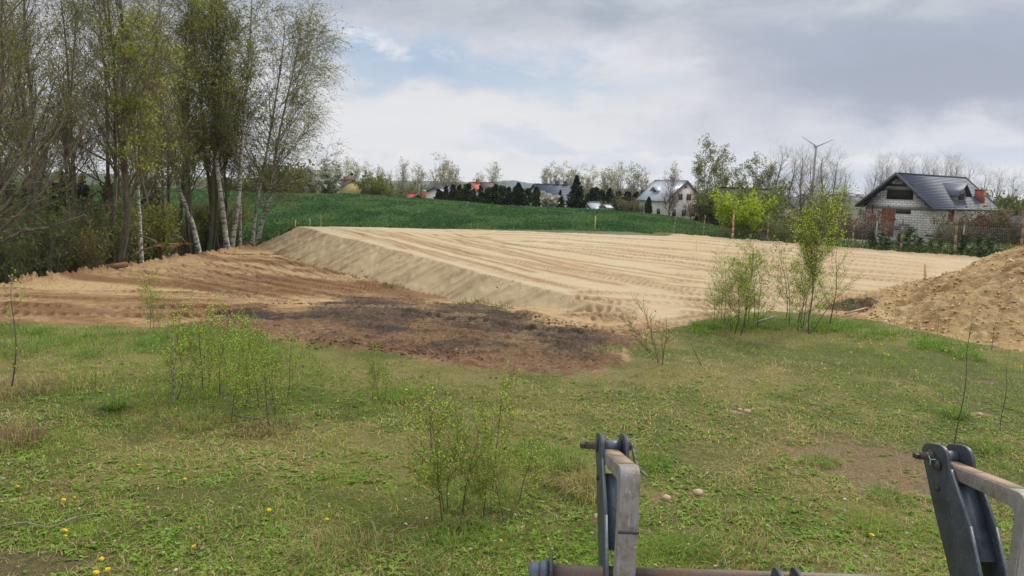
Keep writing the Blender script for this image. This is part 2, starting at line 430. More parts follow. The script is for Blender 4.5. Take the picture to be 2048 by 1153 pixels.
# brown scuffed strip along the right far edge of the sand
hp = (np.hypot(gx-14, gy-16.6) < 6.3+.4*nzA+.3*nzB) & near
col = lerp(col, lerp(C(.40, .255, .125), C(.27, .16, .075), sm(-.3, .3, nzB+nzC)), np.where(hp, 1-wG, 0.))
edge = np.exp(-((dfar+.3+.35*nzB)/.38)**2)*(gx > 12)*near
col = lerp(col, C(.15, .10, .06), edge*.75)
fe = (dfar > -.1) & (dfar < 2.5) & (gx < 15) & (gx > -12.5) & near
col[fe] = C(.035, .075, .022)
edge2 = np.exp(-((dfar+.0+.2*nzB)/.25)**2)*(gx <= 12)*near*onpad
# height detail
fine = np.zeros_like(gx)
fine[near] = (.010*nzC*noG+(.06*nzB+.03*nzC)*wM*noG)[near]
fine = np.where(onpad, fine*.7, fine); fine = np.where(wood, .08*nzB, fine)
fine = np.where(onemb, .05*st*sm(0, .25, emb_toe)+.02*nzB, fine)
fine += np.where(dirt, .02*nzB+.22*np.exp(-((gx+15.8+.5*nzA)/.55)**2)*(1+.6*nzB+.5*nzC)*sm(20, 24, gy), 0)
fine += .16*np.exp(-((dfar+.35)/.5)**2)*(gx > 9)*near*(1+.5*nzB)
fine += .07*np.exp(-((dG-.1)/.25)**2)*(1+nzB)*wM
gz2 = gz+fine+TZ
gz2 = np.where((emb_toe > -.12) & (emb_toe < .12) & dirt, gz2+.04*nzB, gz2)
# field colour
fl = (gy > 44) & (dfar > .15) & (gx < 15+.12*(gy-46)+1.0*nzA) & (gy < 135)
fw = fbm(gx*.5, gy*.12, 4, 91); 
cfld = lerp(C(.030, .080, .020), C(.065, .13, .032), sm(-.35, .35, fw+.5*nzB))
col[fl & ~wood] = cfld[fl & ~wood]
gz2 = np.where(fl & ~wood, gz2+.10*nzB+.06*nzC, gz2)
bk = gy >= 135
fB = fbm(gx*.012, gy*.006, 4, 95)
col[bk] = lerp(C(.035, .065, .02), C(.07, .08, .035), sm(-.2, .3, fB))[bk]
rr = (~fl) & (gy > 46) & (gy < 135) & ~wood & ~rg
col[rr] = lerp(C(.05, .085, .025), C(.10, .10, .045), sm(-.3, .3, nzA))[rr]
# split the one sheet into named grounds (shared borders, same vertices)
fi = (np.arange(ny-1)[:, None]*nx+np.arange(nx-1)[None, :]).ravel()
Q = np.stack([fi, fi+1, fi+nx+1, fi+nx], 1)
cls = np.zeros(len(gx), np.int8)                       # 0 far land
cls[fl & ~wood] = 1
cls[(gy < 30) & (wG > .5)] = 2
cls[isw] = 3
cls[dirt & (wG <= .5)] = 4
cls[(onpad | onemb) & (wG <= .5)] = 5
cls[((dirt | onpad | onemb)) & (wG <= .5) & (wM > .5)] = 6
cls[rg] = 7
fc = cls[fi]
M_land = colmat('land_soil_grass', detail=((.4, .35), (3, .3)), bumps=((2, .2),))
M_crop = colmat('crop_soil', detail=((3, .4),), bumps=((6, .1),))
M_mead = colmat('meadow_soil', detail=((30, .45), (120, .3)), bumps=((60, .03), (12, .04)))
M_wood = colmat('woodland_litter', detail=((6, .4), (30, .3)), bumps=((20, .06),))
M_dirt = colmat('tracked_dirt', detail=((9, .34), (45, .3)), bumps=((25, .03), (90, .012)))
M_sand = colmat('platform_sand', detail=((3, .10), (22, .10), (70, .12)), bumps=((30, .012), (110, .006)))
M_mud = colmat('churned_mud', detail=((14, .5), (55, .4)), bumps=((16, .09), (60, .03)), rough=.85)
gnames = [('far_land', M_land), ('crop_field', M_crop), ('meadow', M_mead), ('woodland_floor', M_wood), ('dirt_ground', M_dirt), ('sand_platform', M_sand), ('muddy_ground', M_mud), ('grass_verge', M_mead)]
for k, (nm, mt) in enumerate(gnames):
    q = Q[fc == k]
    if not len(q): continue
    u, inv = np.unique(q, return_inverse=True)
    V = np.stack([gx, gy, gz2], 1)[u]
    me = mesh_np(nm, V, [inv.reshape(q.shape)], [mt], None, col[u], smooth=True)
    tag(link(nm, me), kind='structure')
def HS(x, y):      # surface height including what the ground cover stands on
    return float(H(np.array([x], float), np.array([y], float))[0])
# ================= TREE GROWTH =================
def unit(a): return a/(np.linalg.norm(a, axis=-1, keepdims=True)+1e-9)
class Tree:
    def __init__(s, seed, pts, r0, r1, pw=1.0):
        s.g = np.random.default_rng(seed)
        p = np.array([tuple(q) for q in pts], float)
        # densify the trunk
        t = np.linspace(0, 1, len(p)); n = max(14, len(p)*3); u = np.linspace(0, 1, n)
        q = np.stack([np.interp(u, t, p[:, i]) for i in range(3)], 1)
        for _ in range(2): q[1:-1] = (q[:-2]+2*q[1:-1]+q[2:])/4
        r = r0+(r1-r0)*u**pw; r[0] *= 1.35; r[1] *= 1.1
        s.lv = [(q[None], r[None])]
        s.leaf = []
    def sprout(s, n, t0, t1, L, Lv=.25, shape=None, ang=45, asd=8, up=0.0, wig=.08, k=5, rr=.5, rmin=.003, src=-1, plen=0, stratify=False, az=None, tip=.35):
        g = s.g; Pp, Rp = s.lv[src]; m, kk, _ = Pp.shape
        ln = np.linalg.norm(np.diff(Pp, axis=1), axis=2).sum(1)
        idx = g.choice(m, n, p=ln/ln.sum()) if m > 1 else np.zeros(n, int)
        t = (np.arange(n)+g.random(n))/n if stratify else g.random(n)
        t = t0+(t1-t0)*t
        f = t*(kk-1); i0 = np.minimum(f.astype(int), kk-2); fr = (f-i0)[:, None]
        A = Pp[idx, i0]; B = Pp[idx, i0+1]; pos = A+(B-A)*fr; T = unit(B-A)
        R_ = Rp[idx, i0]+(Rp[idx, i0+1]-Rp[idx, i0])*fr[:, 0]
        v = g.normal(size=(n, 3))
        if az is not None:
            a = az(g, n, t); v = np.stack([np.sin(a), np.cos(a), np.zeros(n)], 1)
        per = unit(v-(v*T).sum(1, keepdims=True)*T)
        an = np.radians(ang+asd*g.normal(size=n))[:, None]
        d = T*np.cos(an)+per*np.sin(an)
        l = L*(1+Lv*(g.random(n)*2-1))
        if shape is not None: l = l*shape(t)
        if plen: l = l*(ln[idx]/ln.mean())**plen
        st = (l/(k-1))[:, None]
        out = [pos]; p = pos
        U = np.array([0, 0, up])
        for j in range(k-1):
            d = unit(d+U*(1.0/(k-1))*2+wig*g.normal(size=(n, 3)))
            p = p+d*st; out.append(p)
        Pn = np.stack(out, 1)
        r = np.maximum(R_*rr, rmin)[:, None]*np.linspace(1, tip, k)[None]
        s.lv.append((Pn, r)); return s
    def leaves(s, per, size, sv=.4, src=-1, t0=.2, spread=.02, asp=1.6, hang=0):
        g = s.g; Pp, _ = s.lv[src]; m, kk, _ = Pp.shape; n = int(m*per)
        idx = g.integers(0, m, n); f = (t0+(1-t0)*g.random(n))*(kk-1); i0 = np.minimum(f.astype(int), kk-2); fr = (f-i0)[:, None]
        c = Pp[idx, i0]*(1-fr)+Pp[idx, i0+1]*fr+g.normal(size=(n, 3))*spread
        a = g.normal(size=(n, 3)); a[:, 2] -= hang; a = unit(a); b = unit(np.cross(a, g.normal(size=(n, 3))))
        sz = (size*(1+sv*(g.random(n)*2-1)))[:, None]/2
        V = np.stack([c-a*sz*asp, c+b*sz, c+a*sz*asp, c-b*sz], 1)
        s.leaf.append(V); return s
    def wood(s, levels, sides=None):
        Vs = []; Fs = []; o = 0
        for li, L in enumerate(levels):
            Pp, Rp = s.lv[L]; m, k, _ = Pp.shape
            ns = sides[li] if sides else (8 if L == 0 else 4 if L == 1 else 3)
            T = unit(Pp[:, -1]-Pp[:, 0]); ref = np.where(np.abs(T[:, 2:3]) > .8, np.array([[1., 0, 0]]), np.array([[0, 0, 1.]]))
            u = unit(np.cross(T, ref)); w = np.cross(T, u)
            a = np.arange(ns)*2*math.pi/ns
            ring = u[:, None, None]*np.cos(a)[None, None, :, None]+w[:, None, None]*np.sin(a)[None, None, :, None]
            V = Pp[:, :, None]+ring*Rp[:, :, None, None]
            b = (np.arange(m)[:, None, None]*k+np.arange(k-1)[None, :, None])*ns
            j = np.arange(ns)[None, None]; j2 = (j+1) % ns
            Q = np.stack([b+j, b+j2, b+ns+j2, b+ns+j], -1).reshape(-1, 4)
            Vs.append(V.reshape(-1, 3)); Fs.append(Q+o); o += len(Vs[-1])
        return np.concatenate(Vs), np.concatenate(Fs)
    def limits(s, zmin):
        for i in range(1, len(s.lv)):
            Pp, Rp = s.lv[i]; k = Pp[:, :, 2].min(1) > zmin; s.lv[i] = (Pp[k], Rp[k])
def tints(g, n, base, var=.25, alt=None, pa=.3):
    c = np.array(base)[None]*(1+var*g.normal(size=(n, 1)))*(1+.08*g.normal(size=(n, 3)))
    if alt is not None:
        k = g.random(n) < pa; c[k] = (np.array(alt)[None]*(1+var*g.normal(size=(n, 1))))[k]
    return np.clip(c, .004, .9)
def tree_meshes(name, t, trunk_lv, crown_lv, bark, twig, leafm, lc, alt=None, pa=.3, sides=None):
    V, Fq = t.wood(trunk_lv)
    tm = mesh_np(name+'_trunk', V, [Fq], [bark], smooth=True)
    Vs = []; Fs = []; mi = []; cols = []; o = 0
    if crown_lv:
        V, Fq = t.wood(crown_lv, sides); Vs.append(V); Fs.append(Fq); mi.append(0); o = len(V); cols.append(np.full((o, 3), .1))
    if t.leaf:
        L = np.concatenate(t.leaf); n = len(L); Vs.append(L.reshape(-1, 3)); Fs.append(np.arange(n*4).reshape(n, 4)+o); mi.append(1)
        cols.append(np.repeat(tints(t.g, n, lc, .25, alt, pa), 4, 0))
    cm = mesh_np(name+'_crown', np.concatenate(Vs), Fs, [twig, leafm], mi, np.concatenate(cols))
    return tm, cm
def put_tree(name, label, cat, tm, cm, loc, rz=0, sc=1, group=None, pn=('trunk', 'crown')):
    r = thing(name, label, cat, loc, rz, group)
    r.scale = (sc, sc, sc) if np.isscalar(sc) else sc
    if tm: link(pn[0], tm, r)
    if cm: link(pn[1], cm, r)
    return r
# bark and leaf materials
def bark_birch():
    m, nt, bs = mat('birch_bark')
    v = coords(nt, (1, 1, 1)); v2 = coords(nt, (2.2, 2.2, 6))
    n1 = noise(nt, v2, 1.5, 6, .75, .6); n2 = noise(nt, v, 1.2, 3, .6)
    c = ramp(nt, n1, [(.47, (.50, .48, .43)), (.55, (.08, .07, .06))])
    sx_ = nt.nodes.new('ShaderNodeSeparateXYZ'); nt.links.new(coords(nt), sx_.inputs[0])
    c = mix(nt, c, (.20, .17, .14), ramp(nt, n2, [(.45, (0, 0, 0)), (.7, (.7, .7, .7))]))
    nt.links.new(c, bs.inputs['Base Color']); bs.inputs['Roughness'].default_value = .8; return m
M_birch = bark_birch()
M_bark = simple('grey_brown_bark', (.15, .125, .095), .95, .45, 5, .02, stretch=(1, 1, .25), c2=(.045, .038, .028))
M_greenbark = simple('mossy_bark', (.10, .095, .05), .95, .45, 5, .02, stretch=(1, 1, .25), c2=(.05, .045, .028))
M_twig = simple('brown_twigs', (.15, .13, .085), .95, .3, 3)
M_redtwig = simple('red_brown_twigs', (.17, .10, .06), .9, .3, 3)
M_palet = simple('pale_grey_twigs', (.25, .22, .19), .95, .3, 3)
M_stem = simple('dark_sapling_bark', (.085, .06, .04), .85, .3, 12)
M_leaf = colmat('young_leaves', .6, (), (), .45)
M_needle = colmat('needles', .7, (), (), .1)
M_blossom = colmat('white_blossom', .7, (), (), .3)

for m_, amt in ((M_needle, .45), (M_leaf, .22)):       # each plant its own shade
    nt_ = m_.node_tree; bs_ = nt_.nodes['Principled BSDF']; src = bs_.inputs['Base Color'].links[0].from_socket
    oi = nt_.nodes.new('ShaderNodeObjectInfo'); sc3 = ramp(nt_, oi.outputs['Random'], [(0, (1-amt, 1-amt, 1-amt)), (.5, (1, 1, .95)), (1, (1+amt*.9, 1+amt*.9, 1-amt*.2))])
    cm_ = mix(nt_, src, sc3, 1.0, 'MULTIPLY'); nt_.links.new(cm_, bs_.inputs['Base Color'])
    for n_ in nt_.nodes:
        if n_.type == 'BSDF_TRANSLUCENT': nt_.links.new(cm_, n_.inputs[0])
# ---- big trees ----
def birch(seed, pts, r0, nb=34, L=3.2, t0=.22, leafd=5, lsz=.07, ntw=2600, lean=None, lc=(.24, .29, .055), shape=None, droop=-.35, top=.02):
    t = Tree(seed, pts, r0, top, 1.0)
    sh = shape or (lambda u: .35+.9*np.sin(np.pi*np.clip((u-t0)/(1-t0), 0, 1)**.75))
    t.sprout(nb, t0, .99, L, .3, sh, ang=40, asd=9, up=.22, wig=.07, k=8, rr=.42, rmin=.012, stratify=True, az=lean)
    t.sprout(nb*9, .15, 1, L*.42, .4, None, ang=38, asd=12, up=-.05, wig=.12, k=5, rr=.45, rmin=.007)
    t.sprout(ntw, .1, 1, L*.30, .5, None, ang=35, asd=15, up=droop, wig=.14, k=4, rr=.5, rmin=.0045, tip=.7)
    t.leaves(leafd, lsz, .5, -1, .05, .03, 1.4)
    return tree_meshes('birch', t, [0, 1], [2, 3], M_birch, M_twig, M_leaf, lc, (.30, .28, .06), .3)
def broadleaf(seed, Ht=13, r0=.16, fork=True, nb=26, L=4, up=.55, ntw=2600, leafd=1.5, lsz=.09, lc=(.27, .28, .05), lean=(0, 0), bark=None, t0=.25, ang=38, alt=(.20, .16, .06), droop=.1):
    g = np.random.default_rng(seed*7+1)
    zz = np.linspace(0, Ht, 7); w = np.cumsum(g.normal(size=(7, 2))*.16, 0); w[0] = 0
    pts = [(w[i, 0]+lean[0]*(zz[i]/Ht)**1.3, w[i, 1]+lean[1]*(zz[i]/Ht)**1.3, zz[i]-.3) for i in range(7)]
    t = Tree(seed, pts, r0, .02)
    t.sprout(nb, t0, .98, L, .35, lambda u: 1.15-.75*u, ang=ang, asd=10, up=up, wig=.10, k=8, rr=.5, rmin=.014, stratify=True)
    t.sprout(nb*6, .15, 1, L*.42, .4, None, ang=42, asd=12, up=.25, wig=.15, k=5, rr=.45, rmin=.006)
    t.sprout(ntw, .1, 1, L*.20, .5, None, ang=42, asd=15, up=droop, wig=.15, k=3, rr=.5, rmin=.004, tip=.7)
    if leafd: t.leaves(leafd, lsz, .5, -1, .3, .04, 1.3)
    return tree_meshes('tree', t, [0, 1], [2, 3], bark or M_bark, M_twig, M_leaf, lc, alt, .3)
def shrub(seed, Ht=2.5, spread=.5, nst=9, ntw=900, leafd=3, lsz=.07, lc=(.12, .15, .02), alt=None, r=.02, twig=None, up=.3, spr=.15, leafm=None, L2=.5):
    g = np.random.default_rng(seed*5+2)
    t = Tree(seed, [(0, 0, -.1), (0, 0, .05)], r*1.2, r)
    ps = []; rs = []
    for i in range(nst):
        a = g.random()*6.28; rad = spr*math.sqrt(g.random())*Ht; tl = spread*(.25+.75*g.random()); h = Ht*(.65+.35*g.random())
        b = np.array([math.cos(a)*rad*.6, math.sin(a)*rad*.6, -.08]); u = np.linspace(0, 1, 8)[:, None]
        ps.append(b+np.hstack([np.cos(a)*tl*Ht*.5*u**1.2, np.sin(a)*tl*Ht*.5*u**1.2, h*u])+np.cumsum(g.normal(size=(8, 3))*.015*Ht, 0)*u)
        rs.append(np.linspace(r, r*.25, 8)*(.6+.6*g.random()))
    t.lv = [(np.array(ps), np.array(rs))]
    t.sprout(nst*9, .12, .98, Ht*.36*L2*2, .4, lambda u: 1.1-.7*u, ang=36, asd=9, up=up, wig=.10, k=5, rr=.5, rmin=.0032)
    t.sprout(ntw, .1, 1, Ht*.12*L2*2, .5, None, ang=38, asd=12, up=.1, wig=.14, k=3, rr=.6, rmin=.0024, tip=.7)
    t.leaves(leafd, lsz, .5, -1, .1, .02*max(1, Ht*.4), 1.4)
    return tree_meshes('shrub', t, [0], [1, 2], twig or M_twig, twig or M_twig, leafm or M_leaf, lc, alt, .3)
def spruce(seed, Ht=6, rad=1.7, nb=130, lc=(.022, .042, .022), needle=.16, dens=26, bark=None, upb=-.1, t0=.04, shp=.9):
    t = Tree(seed, [(0, 0, -.2), (0, 0, Ht*.5), (0, 0, Ht)], Ht*.018, .008)
    t.sprout(nb, t0, .985, rad, .22, lambda u: (1.03-u)**shp, ang=78, asd=8, up=upb, wig=.06, k=5, rr=.3, rmin=.008, stratify=True)
    t.sprout(nb*6, .15, 1, rad*.3, .3, None, ang=48, asd=8, up=-.05, wig=.1, k=3, rr=.5, rmin=.004, plen=.8)
    t.leaves(dens/3., needle, .4, -1, 0, needle*.22, 1.5); t.leaves(dens, needle, .4, 1, .05, needle*.3, 1.5)
    return tree_meshes('spruce', t, [0], [1, 2], M_bark, M_bark, M_needle, lc, (.035, .06, .028), .25)
def thuja(seed, Ht=3.5, rad=.55, n=7000, lc=(.035, .055, .02), col_=True):
    g = np.random.default_rng(seed)
    t = Tree(seed, [(0, 0, -.2), (0, 0, Ht*.6), (0, 0, Ht*.95)], .07, .02)
    z = g.random(n)**.9; a = g.random(n)*6.283
    pr = rad*np.sqrt(np.clip(1-(np.abs(z-.28)/.73)**(2.2 if col_ else 1.3), 0, 1))*(.9+.12*np.sin(a*3+z*9)+.1*g.normal(size=n))
    rr_ = pr*g.random(n)**.22
    c = np.stack([np.cos(a)*rr_, np.sin(a)*rr_, z*Ht], 1)
    u = unit(np.stack([np.cos(a)*.3, np.sin(a)*.3, np.ones(n)], 1)+.35*g.normal(size=(n, 3))); b = unit(np.cross(u, g.normal(size=(n, 3))))
    s_ = (.055*(Ht/3.5)**.5*(1+.4*g.random(n)))[:, None]
    t.leaf.append(np.stack([c-u*s_*1.6, c+b*s_, c+u*s_*1.9, c-b*s_], 1))
    return tree_meshes('thuja', t, [0], None, M_bark, M_bark, M_needle, lc, (.05, .07, .025), .25)
# ================= GROVE ON THE LEFT =================
def traced(px, Yd):
    w = [P(a, b, Yd+(c[0] if c else 0)) for a, b, *c in px]
    b0 = Vector((w[0].x, w[0].y, HS(w[0].x, w[0].y)-.1))
    return b0, [b0*0]+[p-b0 for p in w[1:]]
sd = [100]
def named_birch(label, px, Yd, r0, **kw):
    sd[0] += 1
    b0, pts = traced(px, Yd)
    tm, cm = birch(sd[0], pts, r0, **kw)
    return put_tree('birch_tree', label, 'birch tree', tm, cm, b0, group='white barked birches at the edge of the grove')
named_birch('tallest white barked birch of the grove edge, trunk nearly straight', [(455,505),(447,430),(434,340),(428,250),(427,150),(425,60),(420,-60),(416,-150)], 42, .165, nb=38, L=2.4, ntw=3000, leafd=4.2, lsz=.055, t0=.3, lc=(.25,.31,.05))
named_birch('white birch leaning right close beside the tallest one', [(462,505),(470,450),(478,400),(482,330),(487,260),(492,180),(500,90),(505,-20),(508,-90)], 43, .155, nb=36, L=2.4, ntw=2600, leafd=4.2, lsz=.055, t0=.3, lc=(.25,.31,.05))
named_birch('thin pale birch stem just left of the leaning pair', [(480,500),(481,420),(478,350),(470,260),(462,160),(455,60),(450,0)], 44.5, .10, nb=28, L=1.9, ntw=1800, leafd=3.5, lsz=.055, t0=.3)
named_birch('slender birch, left one of the two at the right end of the grove', [(505,500),(509,440),(519,380),(531,320),(543,250),(556,170),(566,100),(570,50)], 46, .12, nb=32, L=2.6, ntw=2200, leafd=2.8, lsz=.05, t0=.25)
named_birch('rightmost birch of the grove with a wide drooping airy crown', [(516,500),(523,450),(533,410),(541,370),(553,300),(568,220),(588,140),(602,60)], 46.5, .14, nb=46, L=3.4, ntw=4200, leafd=4.5, lsz=.05, t0=.2, lean=lambda g, n, t: np.where(g.random(n) < .5, np.pi/2+.7*g.normal(size=n), g.random(n)*6.28))
named_birch('crooked birch leaning left over the dirt edge', [(400,515),(387,450),(366,400),(353,360),(345,300),(335,220),(328,150),(320,50),(315,-30)], 39.7, .155, nb=30, L=2.2, ntw=1800, leafd=2.5, lsz=.055, t0=.35)
named_birch('thin white birch standing alone among dark trunks', [(283,510),(279,420),(273,340),(270,250),(275,150),(280,60)], 31, .075, nb=24, L=1.6, ntw=1600, leafd=4, t0=.3)
gl_models = []
for i in range(5):
    tm, cm = broadleaf(11+i, Ht=13+i % 3, r0=.105+.015*(i % 3), nb=[22, 26, 18, 24, 22][i], L=[3.4, 3.0, 4.0, 2.8, 3.6][i], up=[.3, .4, .22, .45, .28][i], ntw=1600, leafd=[2.4, 3.2, 1.6, 3.0, 2.4][i], lsz=.05, lc=(.30, .33, .05), lean=[(0, 0), (.6, 0), (-.7, .2), (.3, 0), (1.2, 0)][i], t0=[.22, .3, .18, .35, .25][i])
    gl_models.append((tm, cm))
gm2 = [broadleaf(31+i, Ht=13.5, r0=.13, nb=30, L=2.4, up=.3, ntw=2000, leafd=2.4, lsz=.062, lc=(.25, .33, .05), lean=[(.5, 0), (-.4, 0)][i], t0=.3, bark=M_greenbark) for i in range(2)]
GL = 'bare budding trees packed in the grove'
front = [(58, 33, 0, 1.0, 'straight dark trunk nearest the left edge of the photo, bare crown'), (97, 30, 1, .95, 'tall mossy grey trunk right of the leftmost dark trunk'),
 (152, 36, 3, 1.0, 'slim upright grey tree between the forked tree and the left trunks'), (228, 31, 2, 1.02, 'dark tree forking into upright limbs above the fallen branches'),
 (246, 33, 0, 1.0, 'dark trunk close against the right side of the forked tree'), (320, 37, 4, 1.0, 'grey trunk rising behind the crooked birch'), (385, 42, 1, 1.05, 'dark straight trunk left of the tallest birch')]
for px, Yd, k, sc, lb in front:
    p = P(px, 520, Yd); put_tree('grove_tree', lb, 'tree', *gl_models[k], (p.x, Yd, HS(p.x, Yd)-.1), rz=px*.7, sc=sc, group=GL)
g = np.random.default_rng(5)
for i in range(26):
    px = -330+i*31+g.uniform(-9, 9); Yd = g.uniform(35, 50) if i % 3 else g.uniform(27, 34)
    if px > 400: Yd = g.uniform(42, 47)
    Yd = max(Yd, 17.0/max(.05, (1024-px)/F)) if px < 1000 else Yd
    p = P(px, 500, Yd)
    md = gl_models[i % 5] if (px < 330 or i % 3 == 1) else gm2[i % 2]
    put_tree('grove_tree', 'slender leafless grove tree with fine budding twigs, one of the crowd', 'tree', *md, (p.x, Yd, HS(p.x, Yd)-.1), rz=g.random()*6.28, sc=g.uniform(.72, 1.02), group='unremarkable slender trees filling the grove')
for i, (px, Yd, sc, lb) in enumerate([(412, 42, 1.08, 'greenish leafing tree behind the tallest birch, left side'), (372, 44, 1.0, 'green leafing tree between crooked birch and tallest birch'), (440, 45, 1.12, 'green leafing tree whose crown tops the grove behind the birches'), (350, 47, .98, 'deep green leafing tree far back in the grove')]):
    p = P(px, 500, Yd); put_tree('grove_tree', lb, 'tree', *gm2[i % 2], (p.x, Yd, HS(p.x, Yd)-.1), rz=i*1.9+.4, sc=sc, group='leafing trees behind the birches')
# the big tree just outside the left edge, limbs reaching in
g0 = np.random.default_rng(3)
t = Tree(77, [(0, 0, -.2), (.1, 0, 2), (.3, 0, 5), (.2, .1, 9), (.5, 0, 13)], .26, .05)
t.sprout(26, .08, .95, 6.0, .25, lambda u: 1.1-.5*u, ang=52, asd=9, up=.35, wig=.08, k=10, rr=.3, rmin=.03, stratify=True, az=lambda g, n, t: np.pi/2+.75*g.normal(size=n))
t.sprout(210, .15, 1, 2.4, .4, None, ang=38, asd=12, up=.2, wig=.14, k=6, rr=.42, rmin=.01)
t.sprout(1700, .1, 1, .9, .5, None, ang=40, asd=15, up=.1, wig=.15, k=4, rr=.4, rmin=.0035, tip=.7)
t.leaves(2.6, .05, .5, -1, .3, .04, 1.3)
tm, cm = tree_meshes('edge_tree', t, [0, 1], [2, 3], M_bark, M_twig, M_leaf, (.13, .14, .03))
p = P(-150, 560, 23); put_tree('spreading_tree', 'old tree at the left edge with long limbs sweeping up and right over the dirt', 'tree', tm, cm, (p.x, 23, HS(p.x, 23)-.1))
# undergrowth
us = [shrub(201+i, Ht=2.6, spread=.55, nst=14, ntw=1500, leafd=[1.6, 2.4, 1.0, 2.0][i], lsz=.05, lc=[(.24, .23, .06), (.27, .29, .06), (.21, .16, .07), (.13, .18, .05)][i], r=.022, spr=.3, up=.25) for i in range(4)]
rowf = sorted([(g.uniform(-120, 500), i) for i in range(64)])
for n_, (px, i) in enumerate(rowf):
    Yd = np.interp(px, [-120, 0, 200, 300, 380, 500], [22, 24.5, 29.5, 34, 45, 48])+g.uniform(.5, 7 if px < 330 else 3)
    p = P(px, 540, Yd)
    put_tree('thicket_shrub', 'brown twiggy undergrowth shrub flecked with yellow green, under the grove', 'shrub', *us[i % 4], (p.x, Yd, HS(p.x, Yd)-.05), rz=g.random()*6.28, sc=g.uniform(.65, 1.35), group='undergrowth shrubs below the grove', pn=('stems', 'crown'))
cs1 = spruce(301, 6, 1.7, 110); cs2 = spruce(302, 5.5, 1.9, 100, lc=(.026, .045, .02), shp=.7)
for i, (px, top, Yd) in enumerate([(125, 335, 52), (165, 352, 56), (60, 345, 54), (215, 355, 58), (300, 350, 55), (10, 340, 56)]):
    p = P(px, top, Yd); h = p.z-HS(p.x, Yd)
    put_tree('dark_spruce', 'dark spruce showing as a shadowy mass between grove trunks', 'spruce tree', *(cs1 if i % 2 else cs2), (p.x, Yd, HS(p.x, Yd)), rz=i, sc=h/5.8*1.0, group='dark spruces behind the grove')
# broken branches with bright torn wood
M_torn = simple('torn_orange_wood', (.42, .17, .055), .8, .3, 9)
def snag(label, pts, Yd, r, torn):
    root = thing('broken_branch', label, 'branch', P(*pts[0], Yd), group='broken branches hanging over the dirt edge')
    b = MB(); q = [P(a, c, Yd)-root.location for a, c in pts]
    for i in range(len(q)-1): b.tube(q[i], q[i+1], r*(1-.18*i), r*(1-.18*(i+1)), 7)
    b.build('bark', M_bark, root)
    for k in torn:
        b = MB(); o = q[k]
        for j in range(4):
            a = j*1.7; b.tube(o+Vector((.02*math.cos(a), .02*math.sin(a), 0)), o+Vector((.22*math.cos(a)+.1, -.05, .09*math.sin(a))), r*.6, .004, 5)
        b.build('torn_wood', M_torn, root)
    return root
snag('dark broken limb slanting down with orange torn ends, at the woodland edge', [(262, 515), (285, 500), (320, 492), (352, 488)], 29.5, .055, [2, 3])
snag('second snapped limb with a splintered tip left of the crooked birch', [(270, 470), (300, 478), (318, 490), (345, 492)], 30.5, .04, [2, 3])
snag('thin pale snapped branch bent over beside the torn limbs', [(345, 470), (362, 474), (372, 487)], 30, .03, [2])
snag('long bare branch stretched low across the left edge of the woods', [(-10, 492), (40, 465), (100, 455), (170, 430)], 24.5, .05, [])
# log on the dirt edge
b = MB(); a = P(208, 536, 28.2); c = P(256, 529, 28.6); b.tube(a, c, .12, .10, 14)
lg = b.build('log', simple('red_bark_log', (.20, .10, .055), .9, .4, 14, .01)); tag(lg, 'short reddish log lying on the rim of the dirt', 'log')

# ================= MIDDLE AND FAR TREES =================
def at(px, top, Yd, hm, base=None):
    p = P(px, top, Yd); z = HS(p.x, Yd) if base is None else base
    return (p.x, Yd, z-.05), (p.z-z)/hm
SB = lambda n: P(0, 0, 1)
bm = []
for i in range(3):
    g1 = np.random.default_rng(60+i)
    pts = [(0, 0, -.2)]+[(g1.normal()*.12, g1.normal()*.12, z) for z in (2, 4, 6, 8, 10)]
    bm.append(birch(400+i, pts, .12, nb=34, L=2.0, ntw=1500, leafd=2.2, lsz=.12, t0=.14, lc=(.17, .20, .06), droop=-.7))
bare = [broadleaf(420+i, Ht=10, r0=.14, nb=26, L=3.2, up=.38, ntw=1500, leafd=0, t0=.16, ang=40, bark=M_bark) for i in range(3)]
for tm, cm in bare: cm.materials[0] = M_palet
wil = [broadleaf(440+i, Ht=[9, 9, 10][i], r0=.2, nb=26, L=[4.0, 3.6, 3.4][i], up=.35, ntw=1400, leafd=1.3, lsz=.16, lc=(.38, .38, .20), t0=.12, ang=48, alt=(.32, .3, .2), bark=M_palet) for i in range(3)]
BW = 'white trunked birches beside the white house'
for px, top, Yd, k, sx_, lb in [(1415, 285, 108, 0, .8, 'tallest birch of the clump right of the white house'), (1448, 300, 109, 1, .8, 'second birch of the clump, just right of the tallest'), (1434, 318, 112, 2, .75, 'shorter birch half hidden between the clump of two taller ones'), (1400, 335, 110, 1, .7, 'low birch touching the white house gable')]:
    loc, s = at(px, top, Yd, 10.2); put_tree('birch_tree', lb, 'birch tree', *bm[k], loc, rz=px, sc=(s*sx_, s*sx_, s), group=BW)
for px, top, Yd, k, lb in [(1481, 330, 114, 1, 'leafy birch at the left end of the row above the olive roof'), (1512, 312, 115, 0, 'tallest leafy birch above the olive roof'), (1541, 326, 116, 2, 'leafy birch at the right end of the row above the olive roof')]:
    loc, s = at(px, top, Yd, 10.2); put_tree('birch_tree', lb, 'birch tree', *bm[k], loc, rz=px, sc=s*.95, group='leafy birches above the olive roof')
BR = 'leafless trees in a row around the wind turbine'
